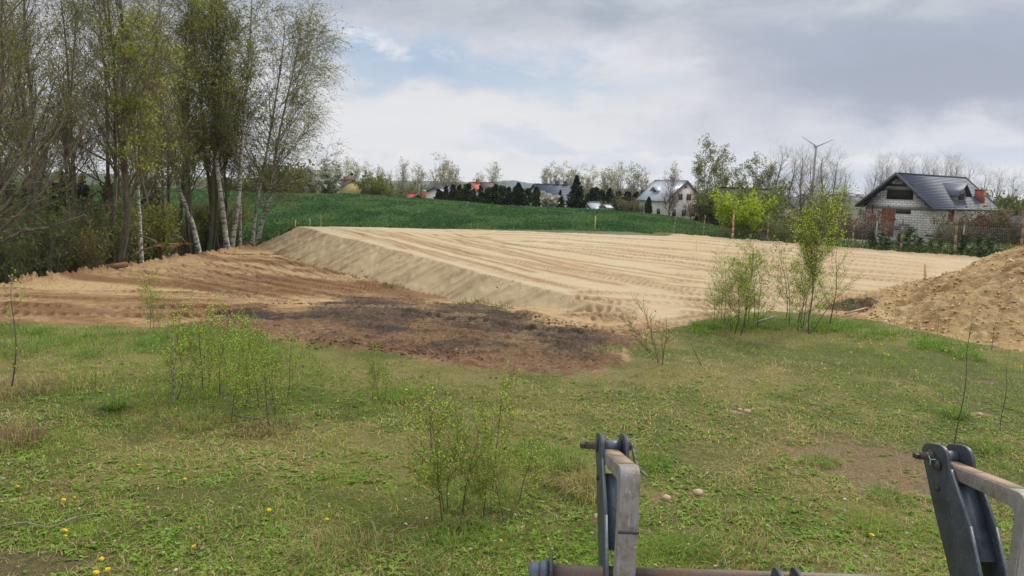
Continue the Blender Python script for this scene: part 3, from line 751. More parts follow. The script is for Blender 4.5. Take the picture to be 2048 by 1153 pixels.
for i, (px, top) in enumerate([(1561, 302), (1584, 318), (1606, 308), (1626, 322), (1646, 310), (1668, 318), (1692, 345)]):
    loc, s = at(px, top, 120+i % 3*3, 10); put_tree('bare_tree', ['first leafless tree, tall, beside the leafy birches', 'second leafless tree right of the leafy birches', 'third leafless tree, left of the turbine tower', 'leafless tree directly in front of the turbine tower', 'tall leafless tree just right of the turbine tower', 'wide leafless tree, next to last before the open field', 'smallest leafless tree at the right end of the turbine row'][i], 'tree', *bare[i % 3], loc, rz=i*1.3, sc=(s*1.15, s*1.15, s), group=BR)
for i in range(13):
    px = 1752+i*15.5; loc, s = at(px, 322+(i*37 % 9)+(8 if i in (0, 12) else 0), 128+i % 4*3, 10)
    put_tree('bare_tree', 'leafless tree showing above the roof of the unfinished block house', 'tree', *bare[i % 3], loc, rz=i*2.1, sc=(s*.8, s*.8, s), group='leafless trees behind the unfinished block house')
for i, (px, top, lb) in enumerate([(1966, 345, 'leafless tree right behind the chimney of the unfinished house'), (1997, 350, 'leafless tree second from the right edge'), (2030, 354, 'leafless tree at the right edge of the photo'), (2062, 350, 'leafless tree cut off by the right edge')]):
    loc, s = at(px, top, 130+i*2, 10); put_tree('bare_tree', lb, 'tree', *bare[(i+1) % 3], loc, rz=i*2.1, sc=s, group='leafless trees at the far right')
far = [(500, 338, 130, 0), (528, 335, 128, 1), (690, 332, 205, 0), (712, 338, 210, 1), (735, 333, 200, 2), (762, 345, 190, 1), (780, 356, 200, 0), (808, 338, 170, 0), (838, 343, 172, 1), (878, 320, 175, 2), (900, 340, 180, 1), (914, 348, 178, 0), (995, 343, 225, 0), (962, 356, 230, 1), (1092, 350, 230, 1), (1106, 337, 235, 2), (1131, 336, 235, 2), (1146, 352, 232, 1), (1163, 340, 240, 2), (1184, 343, 240, 2), (1206, 355, 230, 0), (1226, 351, 232, 1), (1246, 346, 228, 0), (1266, 344, 230, 1), (1288, 348, 232, 2), (1352, 349, 200, 0), (650, 330, 180, 1), (672, 335, 190, 2)]
flab = ['pale green tree far left, glimpsed beyond the grove birches', 'rounded pale tree glimpsed right of the grove birches', 'grey green tree above the left end of the yellow house roof', 'grey green tree directly behind the yellow house chimneys', 'windswept tree above the yellow gable', 'yellowish willow touching the right slope of the yellow house', 'low willow between the yellow house and the open valley', 'rounded tree left of the pair above the red shed', 'rounded tree right of the pair above the red shed', 'tall pointed pale tree above the blue grey roof', 'tree leaning against the right side of the tall pointed tree', 'small thin tree left end of the dark hedge', 'lone tree standing above the dark hedge', 'small bare tree above the red roof behind the hedge', 'low tree left of the twin trees above the slate roof', 'left of the twin trees above the slate roof', 'right of the twin trees above the slate roof', 'low tree between the twin trees and the big spruce', 'thin tree directly behind the big blue spruce', 'thin tree just right of the big blue spruce', 'low tree beginning the rounded group left of the white house', 'second tree of the rounded group left of the white house', 'third, fuller tree of the rounded group left of the white house', 'fourth tree of the rounded group left of the white house', 'last tree of the rounded group, nearest the white house', 'tree peeking over the ridge of the white house', 'tree above the white blossoming hedge beyond the grove', 'tree between the blossoming hedge and the yellow house']
for (px, top, Yd, k), lb in zip(far, flab):
    loc, s = at(px, top, Yd, [9, 9, 10][k]); put_tree('distant_tree', lb, 'tree', *wil[k], loc, rz=px, sc=(s*1.0, s*1.0, s), group='pale budding trees along the skyline')
# hedge of dark conifers
hc = [spruce(501, 6, 2.0, 90, needle=.3, dens=14, shp=.55, lc=(.020, .036, .018)), spruce(502, 6, 1.7, 90, needle=.3, dens=14, shp=.7, lc=(.028, .042, .016)), spruce(503, 6, 1.5, 80, needle=.3, dens=14, shp=.8, lc=(.018, .034, .022))]
for i, (px, top) in enumerate([(878, 372), (892, 369), (906, 371), (920, 365), (935, 368), (948, 372), (962, 370), (977, 368), (990, 366), (1004, 373), (1018, 369), (1030, 374), (1045, 372), (1057, 376)]):
    loc, s = at(px, top, 124+i % 3, 6, base=HS(P(px, 400, 124).x, 118)-.8); put_tree('hedge_conifer', 'dark green conifer grown into the long hedge at the field edge', 'conifer', *hc[(i*5+i//3) % 3], loc, rz=i*2., sc=(s*(.85+.55*((i*7) % 5)/5), s*(.85+.55*((i*7) % 5)/5), s*(.86+.2*((i*3) % 7)/7)), group='conifers of the long hedge')
for i, (px, top) in enumerate([(1176, 380), (1190, 376), (1205, 379), (1220, 374), (1238, 378), (1256, 376), (1275, 374), (1288, 382)]):
    loc, s = at(px, top, 138+i % 3, 6, base=-2.6); put_tree('hedge_conifer', 'dark conifer in the row between the big spruce and the white house', 'conifer', *hc[(i*2+1) % 3], loc, rz=i*2., sc=(s*(.8+.5*((i*3) % 4)/4), s*(.8+.5*((i*3) % 4)/4), s*(.85+.2*((i*5) % 6)/6)), group='conifers between big spruce and white house')
big = spruce(510, 8, 2.1, 170, needle=.28, dens=20, lc=(.018, .032, .026), shp=.85)
loc, s = at(1154, 351, 116, 8); put_tree('spruce_tree', 'big dark blue spruce rising above the hedge beside the slate roofed house', 'spruce tree', *big, loc, sc=s)
loc, s = at(1121, 380, 114, 8); put_tree('spruce_tree', 'smaller spruce in front of the slate roof, right of the blossoming bush', 'spruce tree', *big, loc, rz=2, sc=s)
th = thuja(520); th2 = thuja(521, 3.5, .8, 7000, (.022, .04, .018), False)
for px, top, md, w, lb in [(1073, 374, th, 1.25, 'trimmed olive green columnar thuja in front of the slate roofed house'), (1037, 366, th2, 1.0, 'pointed dark cypress within the hedge, left of the trimmed thuja'), (1298, 394, th2, .9, 'small pointed thuja at the left corner of the white house')]:
    loc, s = at(px, top, 112, 3.5); put_tree('thuja', lb, 'thuja', *md, loc, sc=(s*w, s*w, s))
# bushes
bl = shrub(530, 3, .9, 16, 1200, 5, .22, (.55, .55, .47), None, .05, up=.2, leafm=M_blossom, spr=.3)
for px, top, Yd, s2, lb in [(1100, 389, 112, 1.3, 'white blossoming bush between thuja and small spruce'), (618, 345, 118, 1.2, 'white blossoming bush beyond the field, left of two'), (645, 338, 122, 1.2, 'taller white blossoming bush next to the yellow house')]:
    loc, s = at(px, top, Yd, 3); put_tree('blossoming_bush', lb, 'bush', *bl, loc, rz=px, sc=(s*s2, s*s2, s), pn=('stems', 'crown'))
gb = shrub(540, 3, 1.0, 18, 1300, 2.2, .13, (.15, .18, .05), (.15, .16, .03), .05, up=.2, spr=.35)
rb = shrub(541, 3, .8, 18, 1300, 1.3, .09, (.22, .10, .06), (.10, .08, .04), .04, up=.2, spr=.3, twig=M_redtwig)
bb = shrub(542, 3, .9, 18, 1300, 1.0, .09, (.22, .20, .09), (.09, .10, .035), .04, up=.2, spr=.3)
for px, top, Yd, md, s2, lb, gp in [
 (575, 326, 112, gb, 1.3, 'big olive green bush beyond the grove birches', 0), (550, 334, 110, gb, 1.1, 'olive green bush touching the rightmost grove birch', 0), (755, 352, 175, gb, 1.2, 'yellow green bush in front of the yellow gable right slope', 0),
 (1215, 398, 120, bb, 1.2, 'brownish bush right of the greenhouse', 0), (1255, 392, 116, bb, 1.5, 'wide brown green bush left of the white house', 0), (1280, 402, 113, bb, 1.1, 'low bush at the foot of the white house', 0),
 (1715, 410, 62, rb, 1.3, 'rounded red brown bush left of the unfinished house', 0), (1700, 425, 63, bb, 1.2, 'brown scrub left of the red brown bush', 0),
 (1925, 424, 62, bb, .9, 'yellow green scrub in front of the unfinished house chimney end', 0), (1950, 428, 57, rb, 1.2, 'rusty brown shrub in front of the low grey roof', 0), (1990, 388, 105, gb, .8, 'yellow green shrub tree right of the unfinished house', 0), (2022, 392, 108, gb, .8, 'green shrub tree behind the low grey roof', 0), (1905, 420, 56, bb, 1.0, 'thin yellow green shrub by the block wall corner', 0), (1980, 430, 55, bb, .9, 'bare scrub before the low grey roof', 0), (2025, 405, 80, bb, 1.4, 'brown scrub at the right edge above the low roof', 0), (2000, 424, 54, rb, 1.1, 'reddish bare shrub against the low grey roof', 0), (2034, 418, 53, bb, 1.1, 'pale brown shrub before the low grey roof at the right edge', 0),
 (1650, 405, 95, gb, .9, 'green bush left of the far houses', 0), (1470, 390, 82, gb, 1.1, 'dull green bush in front of the olive roof', 0), (1412, 388, 90, gb, .9, 'green bush at the left gable of the olive roof', 0), (1440, 380, 92, gb, .8, 'green bush under the birches at the left end of the olive roof', 0), (1508, 378, 88, gb, 1.0, 'green bush before the middle of the olive roof', 0), (1535, 375, 84, gb, .9, 'olive bush against the olive roof right end', 0), (1590, 418, 78, bb, 1.2, 'brown bush right of the flat carport', 0), (1605, 428, 70, rb, 1.0, 'dark red brown shrub right of the flat carport', 0), (1625, 415, 72, gb, 1.2, 'green bush behind the tall yellow green birch sapling', 0), (1665, 430, 66, gb, 1.3, 'low green bush beyond the fence, left of the red brown bush', 0)]:
    loc, s = at(px, top, Yd, 3); put_tree('bush', lb, 'bush', *md, loc, rz=px, sc=(s*s2, s*s2, s), group='bushes among the gardens', pn=('stems', 'crown'))
# valley scrub seen between house and hedge
for i in range(16):
    px = 765+i*7.5; loc, s = at(px, 372+(i*29 % 9), 160+i % 5*6, 3)
    put_tree('valley_bush', 'greyish scrub in the dip left of the red shed', 'bush', *[bb, gb][i % 3 == 0], loc, rz=i*1.7, sc=(s*.9, s*.9, s*.9), group='greyish scrub in the dip beyond the field', pn=('stems', 'crown'))
for i in range(18):
    px = 430+i*19; 
    if 655 < px < 735: continue
    loc, s = at(px, 352+(i*31 % 14), 118+i % 4*3, 3)
    put_tree('hedgerow_bush', 'scrubby hedgerow bush on the field crest beyond the grove', 'bush', *[gb, bb, gb][i % 3], loc, rz=i*1.7, sc=s, group='hedgerow bushes on the field crest', pn=('stems', 'crown'))
# orchard tree before the white house
oc = broadleaf(550, Ht=4, r0=.14, nb=22, L=2.4, up=.5, ntw=1600, leafd=0, t0=.15, ang=48); oc[1].materials[0] = M_redtwig
loc, s = at(1345, 366, 100, 4.2); put_tree('orchard_tree', 'leafless dark fruit tree in front of the white house', 'tree', *oc, loc, sc=(s*.9, s*.9, s))
loc, s = at(1385, 395, 101, 4.2); put_tree('orchard_tree', 'smaller leafless fruit tree before the white gable', 'tree', *oc, loc, rz=2, sc=s)
# bright green bushes at the back of the sand
yb = shrub(560, 3, .8, 26, 2600, 5, .06, (.36, .48, .03), (.42, .50, .05), .02, up=.45, spr=.25)
yb2 = shrub(561, 3, .9, 22, 1700, 2.2, .06, (.20, .26, .05), (.22, .26, .04), .025, up=.35, spr=.3)
for px, top, Yd, md, s2, lb in [(1489, 388, 49, yb, 1.25, 'vivid yellow green bush behind the fence, left of two'), (1528, 372, 53, yb2, 1.0, 'duller tall green bush right of the vivid one'), (1560, 432, 45.5, yb2, 1.1, 'low green bush behind the fence right of the vivid bush'), (1668, 448, 46, yb2, 1.0, 'low leafy bush by the fence near the tall sapling'), (1602, 450, 44.5, yb2, 1.2, 'dark green low bush behind the tall sapling'), (1455, 452, 47, yb2, .9, 'low green growth at the foot of the torn fence post')]:
    loc, s = at(px, top, Yd, 3); put_tree('green_bush', lb, 'bush', *md, loc, rz=px, sc=(s*s2, s*s2, s), group='fresh green bushes along the fence', pn=('stems', 'crown'))
# young pines at the fence
yp = [spruce(570+i, 1.6, .75, 30, lc=(.055, .11, .035), needle=.085, dens=9, upb=.45, shp=.55) for i in range(2)]
for i, (px, top, Yd, w) in enumerate([(1745, 462, 42, .7), (1776, 474, 40.2, 1.1), (1823, 458, 39.8, 1.0), (1838, 474, 38.9, .9), (1862, 476, 40.5, .8), (1884, 478, 39.4, .8), (1932, 470, 38.2, 1.0), (1958, 474, 38.6, .9), (1982, 472, 37.6, 1.1), (1765, 466, 43.5, .7), (1800, 468, 42, .7), (1908, 480, 37.8, .8)]):
    loc, s = at(px, top, Yd, 1.6); put_tree('young_pine', ['small pine left of the broken fence post', 'low spreading pine with bent branches at the foot of the second fence post', 'tallest young pine, branches reaching up, in front of the block wall', 'young pine leaning beside the tallest one', 'young pine in the middle of the fence row', 'small pine left of the thick fence post', 'young pine right of the thick fence post', 'young pine in the right group of three, middle', 'bushy young pine nearest the sand heap', 'yellowish small pine behind the fence below the red brown bush', 'small dark pine behind the fence in the gap', 'short pine against the thick fence post'][i], 'pine tree', *yp[i % 2], loc, rz=i*1.4, sc=(s*w*1.2, s*w*1.2, s), group='young pines planted along the fence')

# ================= SAPLINGS IN THE MEADOW =================
def sapling(seed, Ht, lean=(0, 0), r=.009, nb=16, ntw=150, leafd=2, lsz=.018, lc=(.34, .46, .07), L=.56, white=False, twig=None, wig=.02, up=.1, stems=1, t0=.12, ang=40):
    leafd = leafd*.85; lsz = lsz*1.05; L = L*1.25; ntw = int(ntw*.8)
    g1 = np.random.default_rng(seed)
    zz = np.linspace(0, Ht, 6); w = np.cumsum(g1.normal(size=(6, 2))*wig*Ht, 0); w[0] = 0
    pts = [(w[i, 0]+lean[0]*(zz[i]/Ht)**1.2, w[i, 1]+lean[1]*(zz[i]/Ht)**1.2, zz[i]-.05) for i in range(6)]
    t = Tree(seed, pts, r, r*.18)
    t.sprout(nb, t0, .97, L*Ht*.55, .3, lambda u: 1.2-.85*u, ang=ang, asd=9, up=up, wig=.07, k=6, rr=.38, rmin=.0016, stratify=True)
    t.sprout(ntw, .15, 1, L*Ht*.16, .45, None, ang=36, asd=12, up=.2, wig=.12, k=3, rr=.5, rmin=.0009, tip=.7)
    if leafd: t.leaves(leafd, lsz, .4, -1, .1, .012, 1.3, hang=.3)
    return tree_meshes('sapling', t, [0], [1, 2], M_birch if white else M_stem, twig or M_redtwig, M_leaf, lc, (.17, .2, .03), .35)
sm_ = [sapling(600+i, 2.0, leafd=3.8, lsz=.020, lc=(.42, .56, .10),  lean=[(.1, 0), (-.15, .1), (.2, -.1), (0, .1), (-.05, 0), (.3, .1)][i], nb=[18, 16, 20, 14, 18, 16][i], ntw=[400, 340, 440, 320, 380, 320][i]) for i in range(6)]
sp_ = [sapling(620+i, 1.5, lean=[(.05, 0), (-.12, .1), (.15, -.1)][i], nb=12, ntw=90, leafd=1.2, lsz=.02, L=.36) for i in range(3)]
def sap(px, py, top, md, hm, label, group=None, w=1.0, rz=None, name='birch_sapling'):
    x, y = G(px, py); z = HS(x, y); h = P(px, top, y).z-z; s = h/hm
    return put_tree(name, label, 'sapling', *md, (x, y, z-.01), rz=px*.37 if rz is None else rz, sc=(s*w, s*w, s), group=group, pn=('stem', 'crown'))
# clump A
A = [(1428, 655, 545, 'outermost left'), (1440, 650, 530, ''), (1449, 648, 500, 'tall left'), (1462, 664, 560, ''), (1468, 668, 520, ''), (1480, 672, 488, 'tallest'), (1484, 668, 530, ''), (1497, 648, 500, ''), (1506, 650, 492, ''), (1515, 655, 505, 'right'), (1452, 652, 548, ''), (1490, 660, 515, ''), (1434, 640, 560, ''), (1474, 655, 508, '')]
nm = ['outermost left sapling of the left clump', 'thin sapling second from the left in the left clump', 'tall sapling in the left part of the left clump', 'short front sapling of the left clump', 'sapling with dark stem at the front of the left clump', 'tallest sapling in the middle of the left clump', 'sapling pressed against the tallest of the left clump', 'right leaning sapling in the left clump', 'tall thin sapling in the right part of the left clump', 'outermost right sapling of the left clump, fanning outward', 'short sapling behind the front of the left clump', 'leafy sapling just right of the middle of the left clump', 'smallest sapling at the left rear of the left clump', 'thin rear sapling in the middle of the left clump']
for i, (px, py, top, _) in enumerate(A): sap(px, py, top, sm_[i % 6], 2.0, nm[i], 'birch saplings in the left clump by the sand', w=1.15)
# clump B
bigb = sapling(640, 3.2, (.35, .1), r=.022, nb=36, ntw=2100, leafd=3.6, lsz=.022, L=.50, white=True, t0=.34, up=.3, lc=(.36, .50, .06))
sap(1611, 662, 386, bigb, 3.2, 'tallest sapling, white stemmed with a full yellow green crown, right clump', None, w=1.1, rz=0)
B = [(1572, 640, 480, 'thin brown stemmed sapling at the left of the right clump'), (1580, 652, 510, 'front left sapling of the right clump'), (1592, 650, 520, 'short sapling in the left half of the right clump'), (1600, 648, 470, 'reddish stemmed sapling against the tall white stem'), (1606, 655, 500, 'dark stemmed sapling just left of the tall white stem'), (1618, 668, 470, 'leaning sapling right of the tall white stem'), (1596, 662, 540, 'small bushy sapling at the foot of the right clump')]
for i, (px, py, top, lb) in enumerate(B): sap(px, py, top, sm_[(i+2) % 6], 2.0, lb, 'birch saplings in the right clump by the sand', w=1.15)
sap(1658, 650, 478, sapling(650, 2.4, (.12, 0), r=.018, nb=22, ntw=300, leafd=2.5, lsz=.028, L=.5, ang=42), 2.4, 'separate thin leaved sapling between right clump and sand heap', 'birch saplings in the right clump by the sand')
sap(1616, 668, 560, sapling(651, 1.4, (1.0, .2), r=.012, nb=10, ntw=60, leafd=1.5), 1.4, 'bare branch like sapling leaning far right out of the right clump', None, rz=0)
# spreading bush near the mud
sb = shrub(660, 1.1, 1.3, 6, 160, 1.3, .02, (.25, .36, .05), None, .007, up=.25, spr=.08, twig=M_redtwig)
x, y = G(1325, 728); put_tree('spreading_sapling', 'low sapling with wide V shaped bare limbs near the mud edge', 'sapling', *sb, (x, y, HS(x, y)), rz=.3, sc=(1.15, 1.15, .95), pn=('stem', 'crown'))
sap(1408, 735, 640, sapling(661, 1.0, (-.45, .1), r=.008, nb=8, ntw=40, leafd=1), 1.0, 'thin bare sapling leaning left, right of the V shaped one', None, rz=0)
# bare stems on the right
bs_ = sapling(670, 2.4, (.35, .1), r=.013, nb=16, ntw=110, leafd=.5, lsz=.02, L=.36, twig=M_twig)
sap(1908, 892, 640, bs_, 2.4, 'tall dark bare sapling leaning right, behind the right loader arm', 'bare saplings on the right', w=1., rz=-.2)
sap(2000, 862, 700, bs_, 2.4, 'bare leaning sapling near the right edge', 'bare saplings on the right', w=1., rz=.1)
sap(1983, 700, 610, sp_[0], 1.5, 'thin bare sapling in front of the sand heap, right', 'bare saplings on the right')
sap(1852, 668, 620, sp_[1], 1.5, 'short leafless stem at the foot of the sand heap, left', 'bare saplings on the right')
for i, (px, py, top) in enumerate([(1790, 655, 615), (1812, 660, 612), (1832, 664, 622), (1875, 680, 605), (1700, 632, 570), (1672, 640, 590), (1895, 672, 630), (1757, 785, 735), (2030, 860, 820), (1935, 690, 600)]):
    sap(px, py, top, sp_[i % 3], 1.5, 'thin bare twig of a seedling near the foot of the sand heap', 'seedling twigs by the sand heap', name='seedling_stem', w=.7)
# left clump in the meadow
C_ = [(300, 662, 540, 'feathery yellow green sapling at the dirt edge, back of the left group'), (306, 660, 560, 'sapling twinned with the feathery one at the dirt edge'), (318, 664, 580, 'short feathery sapling at the dirt edge'), (345, 808, 645, 'white stemmed sapling in the left group'), (352, 800, 590, 'tall dark stemmed sapling leading the left group'), (346, 812, 700, 'front sapling below the white stem'), (405, 782, 610, 'slim sapling in the middle of the left group'), (415, 775, 640, 'sapling leaning right in the middle of the left group'), (440, 790, 620, 'leafy sapling right of the group middle'), (462, 850, 690, 'foreground dark stemmed sapling in the left group'), (487, 818, 640, 'forked sapling right of centre in the left group'), (518, 825, 650, 'bright green sapling near the right end of the left group'), (552, 835, 660, 'bright green sapling with a dark stem at the right end of the left group'), (545, 860, 700, 'low bright sapling in front at the right end of the left group'), (500, 790, 660, 'short bushy sapling behind the bright ones'), (455, 770, 650, 'small rear sapling in the left group'), (380, 790, 690, 'low twiggy sapling at the base of the left group'), (316, 828, 745, 'small foreground sapling left of the white stem'), (295, 790, 720, 'leaning stem at the left of the left group'), (570, 800, 670, 'outermost right bright sapling of the left group'), (530, 800, 690, 'fresh green low sapling inside the bright right end'), (425, 830, 720, 'small sapling in the front centre of the left group')]
brs = [sapling(680+i, 1.5, lean=[(.08, 0), (-.1, .05), (.1, .1)][i], r=.009, nb=[20, 18, 22][i], ntw=[360, 320, 380][i], leafd=4.6, lsz=.018, L=.54, lc=(.33, .50, .06), t0=.08) for i in range(3)]
wst = sapling(690, 1.7, (-.15, .0), r=.016, nb=22, ntw=300, leafd=3, lsz=.024, L=.5, white=True, t0=.2)
for i, (px, py, top, lb) in enumerate(C_):
    md, hm = (brs[i % 3], 1.5) if px > 395 and i > 5 else (sm_[i % 6], 2.0)
    if 'white stemmed' in lb: md, hm = wst, 1.7
    sap(px, py, top, md, hm, lb, 'birch saplings of the left meadow group', w=1.05)
# centre saplings
cen = [sapling(700+i, 1.0, lean=[(-.15, 0), (.1, .05), (.0, .1), (.12, 0)][i], r=[.0065, .006, .0055, .006][i], nb=16, ntw=340, leafd=5.6, lsz=.012, L=.6, lc=(.36, .48, .06), t0=.15) for i in range(4)]
for i, (px, py, top, lb) in enumerate([(885, 1040, 790, 'dark stemmed leafy sapling in the centre foreground, leftmost of three stems'), (892, 1030, 800, 'second stem of the centre foreground saplings'), (898, 1020, 830, 'third stem leaning right in the centre foreground'), (983, 985, 730, 'tallest centre foreground sapling with a thin leader'), (965, 1040, 900, 'low leafy sapling between the two centre groups'), (1010, 1045, 890, 'right hand low sapling of the centre foreground'), (835, 985, 920, 'small twig left of the centre foreground saplings'), (1035, 1010, 880, 'bushy green sapling nearest the left loader arm'), (925, 1030, 850, 'short bushy sapling at the foot of the three stems')]):
    sap(px, py, top, cen[i % 4], 1.0, lb, 'leafy saplings in the centre foreground', w=[1, .9, .9, .8, 1.5, 1.4, .8, 1.5, 1.3][i])
for i, (px, py, top, lb) in enumerate([(758, 805, 685, 'slim leafy sapling left of the centre, by a single dandelion'), (770, 800, 720, 'short sapling beside the slim one left of the centre'), (745, 800, 730, 'low left shoot of the slim sapling pair')]):
    sap(px, py, top, brs[i % 3], 1.5, lb, 'saplings left of the centre', w=.9)
# far left and scattered
sap(22, 772, 545, sapling(720, 1.7, (.05, 0), r=.012, nb=22, ntw=160, leafd=1.2, lsz=.02, L=.4, twig=M_twig), 1.7, 'tall thin sapling by the left edge of the photo', None)
sap(145, 962, 860, cen[1], 1.0, 'small dark forked sapling in the left foreground', 'small saplings in the left foreground', w=.9)
sap(108, 975, 895, cen[2], 1.0, 'smaller curved twig left of the forked sapling', 'small saplings in the left foreground', w=.8)
for i, (px, py, top) in enumerate([(190, 790, 715), (230, 800, 740), (340, 885, 845), (590, 985, 925), (605, 950, 920), (345, 940, 905), (680, 700, 655), (655, 700, 672), (640, 770, 730), (1000, 690, 650), (1010, 720, 690), (1160, 850, 815), (700, 880, 850), (760, 1060, 1000), (660, 1010, 955), (1270, 960, 925), (1450, 1050, 990), (470, 925, 880)]):
    sap(px, py, top, sp_[i % 3], 1.5, 'single thin seedling twig standing in the meadow grass', 'seedling twigs scattered in the meadow', name='seedling_stem', w=.8)
# ================= GROUND COVER =================
g = np.random.default_rng(99)
def lookup(x, y):     # rendered ground height under the cover (bilinear on the grid)
    u = x/(y+1.5); j = np.clip(np.searchsorted(YS, y)-1, 0, ny-2); i = np.clip(np.searchsorted(US, u)-1, 0, nx-2)
    fy = (y-YS[j])/(YS[j+1]-YS[j]); fx = (u-US[i])/(US[i+1]-US[i])
    Z = gz2.reshape(ny, nx)
    return (Z[j, i]*(1-fx)+Z[j, i+1]*fx)*(1-fy)+(Z[j+1, i]*(1-fx)+Z[j+1, i+1]*fx)*fy
def scatter(n, y0, y1, pw, half=.95, extra=0):
    y = (y0**(1-pw)+(y1**(1-pw)-y0**(1-pw))*g.random(n))**(1/(1-pw)); x = (g.random(n)*2-1)*half*(y+1.2)+extra
    return x, y
green_spots = [(300, 700, 2.6, 1.4, 1.0), (120, 690, 2.4, 1.2, 1.0), (540, 720, 1.6, 1.2, .9), (1600, 650, 2.2, 1.2, 1.0), (1450, 650, 1.6, .8, 1.0), (1800, 690, 2.4, 1.2, .9), (1950, 720, 1.6, .8, .7), (430, 790, 1.6, .8, .8), (800, 790, .5, .4, .8), (1000, 940, .8, .5, .9), (1110, 910, .45, .35, .9), (900, 1080, .7, .3, .7), (1290, 940, .3, .3, .8), (1650, 940, .35, .25, .6), (1230, 1100, .7, .3, .5), (480, 960, .9, .6, .5), (230, 1070, .8, .35, .6), (600, 900, .8, .5, .4), (1700, 1060, .9, .4, .5), (1370, 1100, .5, .3, .6), (90, 900, .6, .4, .6), (650, 780, 1.2, .9, .6)]
dry_spots = [(20, 850, 1.3, .7, 1.0), (1250, 830, 2.2, 1.0, .7), (1500, 730, 2.4, .8, .8), (1050, 790, 1.6, .8, .7), (1740, 935, .9, .8, 1.0), (700, 1100, .8, .4, .7), (1130, 950, .5, .3, 1.0), (860, 1110, .6, .3, .8), (400, 900, 1.2, .5, .6), (250, 770, 1.1, .6, .8), (1400, 930, .9, .5, .5), (1720, 870, 1.4, .6, .6), (1850, 1100, .8, .4, .5), (950, 770, 1.2, .5, .8), (540, 870, .5, .25, .9)]
def field(sp, x, y):
    f = np.zeros_like(x)
    for px, py, rx, ry, a in sp:
        x0, y0 = G(px, py); f = np.maximum(f, a*np.exp(-(((x-x0)/rx)**2+((y-y0)/ry)**2)))
    return f
bare_pts = [(1735, 930, .8, .85), (1480, 825, .15, .1), (1400, 988, .1, .07), (1330, 998, .13, .09), (1195, 1038, .07, .07), (1960, 830, .2, .12), (80, 1130, .4, .2)]
def keep_mask(x, y, th=.0):
    d = sdf(GRASS, x, y)+.3*fbm(x*3.1, y*3.1, 3, 31)
    nm_ = sm(1.6, .2, sdf(MUD, x, y))
    k = d < th-nm_*(.25+.9*g.random(len(x))**2+.6*fbm(x*1.7, y*1.7, 3, 33))
    k &= ~((fbm(x*3.7, y*3.7, 3, 37) > .16) & (g.random(len(x)) < .55))
    for px, py, rx, ry in bare_pts:
        x0, y0 = G(px, py); k &= ~((np.hypot((x-x0)/rx, (y-y0)/ry)+.45*fbm(x*3.1, y*3.1, 3, 31) < .85) & (g.random(len(x)) < .85))
    return k
def blades(n, y0, y1, pw, hgt, wid, pal, lean, half=.95, lie=False, clump=0, gfun=None):
    x, y = scatter(n, y0, y1, pw, half)
    k = keep_mask(x, y)
    if gfun is not None: k &= g.random(len(x)) < gfun(x, y)
    x, y = x[k], y[k]; n = len(x)
    if clump: 
        pass
    z = lookup(x, y)-.004
    a = g.random(n)*6.283; lod = np.clip(y/6.5, .8, 3.2)
    gf = field(green_spots, x, y); df = field(dry_spots, x, y); pn_ = fbm(x*.9, y*.9, 3, 111)
    h = hgt*(.45+.9*g.random(n))*(1+.5*gf)*np.where(lie, 1, np.clip(.85+.35*pn_+.8*fbm(x*2.6, y*2.6, 3, 39), .35, 1.8)); w = wid*(.7+.6*g.random(n))*lod**.75
    ln = lean*(.4+.9*g.random(n))
    d = np.stack([np.cos(a), np.sin(a), np.zeros(n)], 1); s_ = np.stack([-np.sin(a), np.cos(a), np.zeros(n)], 1)
    base = np.stack([x, y, z], 1)
    if lie:
        up_ = np.stack([np.zeros(n), np.zeros(n), .012+.03*g.random(n)*lod*.6], 1)
        p1 = base+d*(h*.5)[:, None]+up_*1.3; p2 = base+d*h[:, None]+up_*g.random(n)[:, None]*1.4; base = base+up_*.5
    else:
        p1 = base+d*(h*ln*.35)[:, None]+np.array([0, 0, 1.])*(h*.6)[:, None]
        p2 = base+d*(h*ln)[:, None]+np.array([0, 0, 1.])*(h*(1-.35*ln))[:, None]
    sw = s_*w[:, None]/2
    V = np.stack([base-sw, base+sw, p1+sw*.8, p1-sw*.8, p2+sw*.12, p2-sw*.12], 1).reshape(-1, 3)
    o = np.arange(n)*6
    Fq = np.concatenate([np.stack([o, o+1, o+2, o+3], 1), np.stack([o+3, o+2, o+4, o+5], 1)])
    pg = np.clip(.60+.5*gf-.5*df+.55*pn_, .04, .97)
    u = g.random(n)
    cg_ = np.array(pal[0])[None]*(.75+.5*g.random((n, 1))); cy = np.array(pal[1])[None]*(.7+.6*g.random((n, 1)))
    fresh = np.array((.18, .31, .025))[None]*(.8+.4*g.random((n, 1)))
    cg_ = np.where((g.random(n) < .15+.7*gf)[:, None], fresh, cg_)
    c = np.where((u < pg)[:, None], cg_, cy); dkp = sm(.05, .4, fbm(x*1.6, y*1.6, 4, 43)); c = c*(1-.35*dkp[:, None]*np.array((1, .8, 1.))[None])
    return V, Fq, np.repeat(c, 6, 0)
def put_stuff(name, parts, m, label=None):
    Vs = []; Fs = []; Cs = []; o = 0
    for V, Fq, c in parts: Vs.append(V); Fs.append(Fq+o); Cs.append(c); o += len(V)
    me = mesh_np(name, np.concatenate(Vs), Fs, [m], None, np.concatenate(Cs)); ob = link(name, me); tag(ob, label, None, None, 'stuff'); return ob
M_blade = colmat('grass_blades', .75, (), (), .3, spec=.15)
M_dry = colmat('dry_straw', .9, (), (), .1, spec=.1)
OL = (.215, .31, .042); ST = (.42, .355, .14)
put_stuff('meadow_grass', [blades(250000, 3.2, 18.2, 1.35, .055, .0042, (OL, ST), 1.1), blades(26000, 3.2, 18.2, 1.2, .11, .004, (OL, (.28, .24, .07)), .9, gfun=lambda x, y: .15+.85*field(green_spots, x, y))], M_blade)
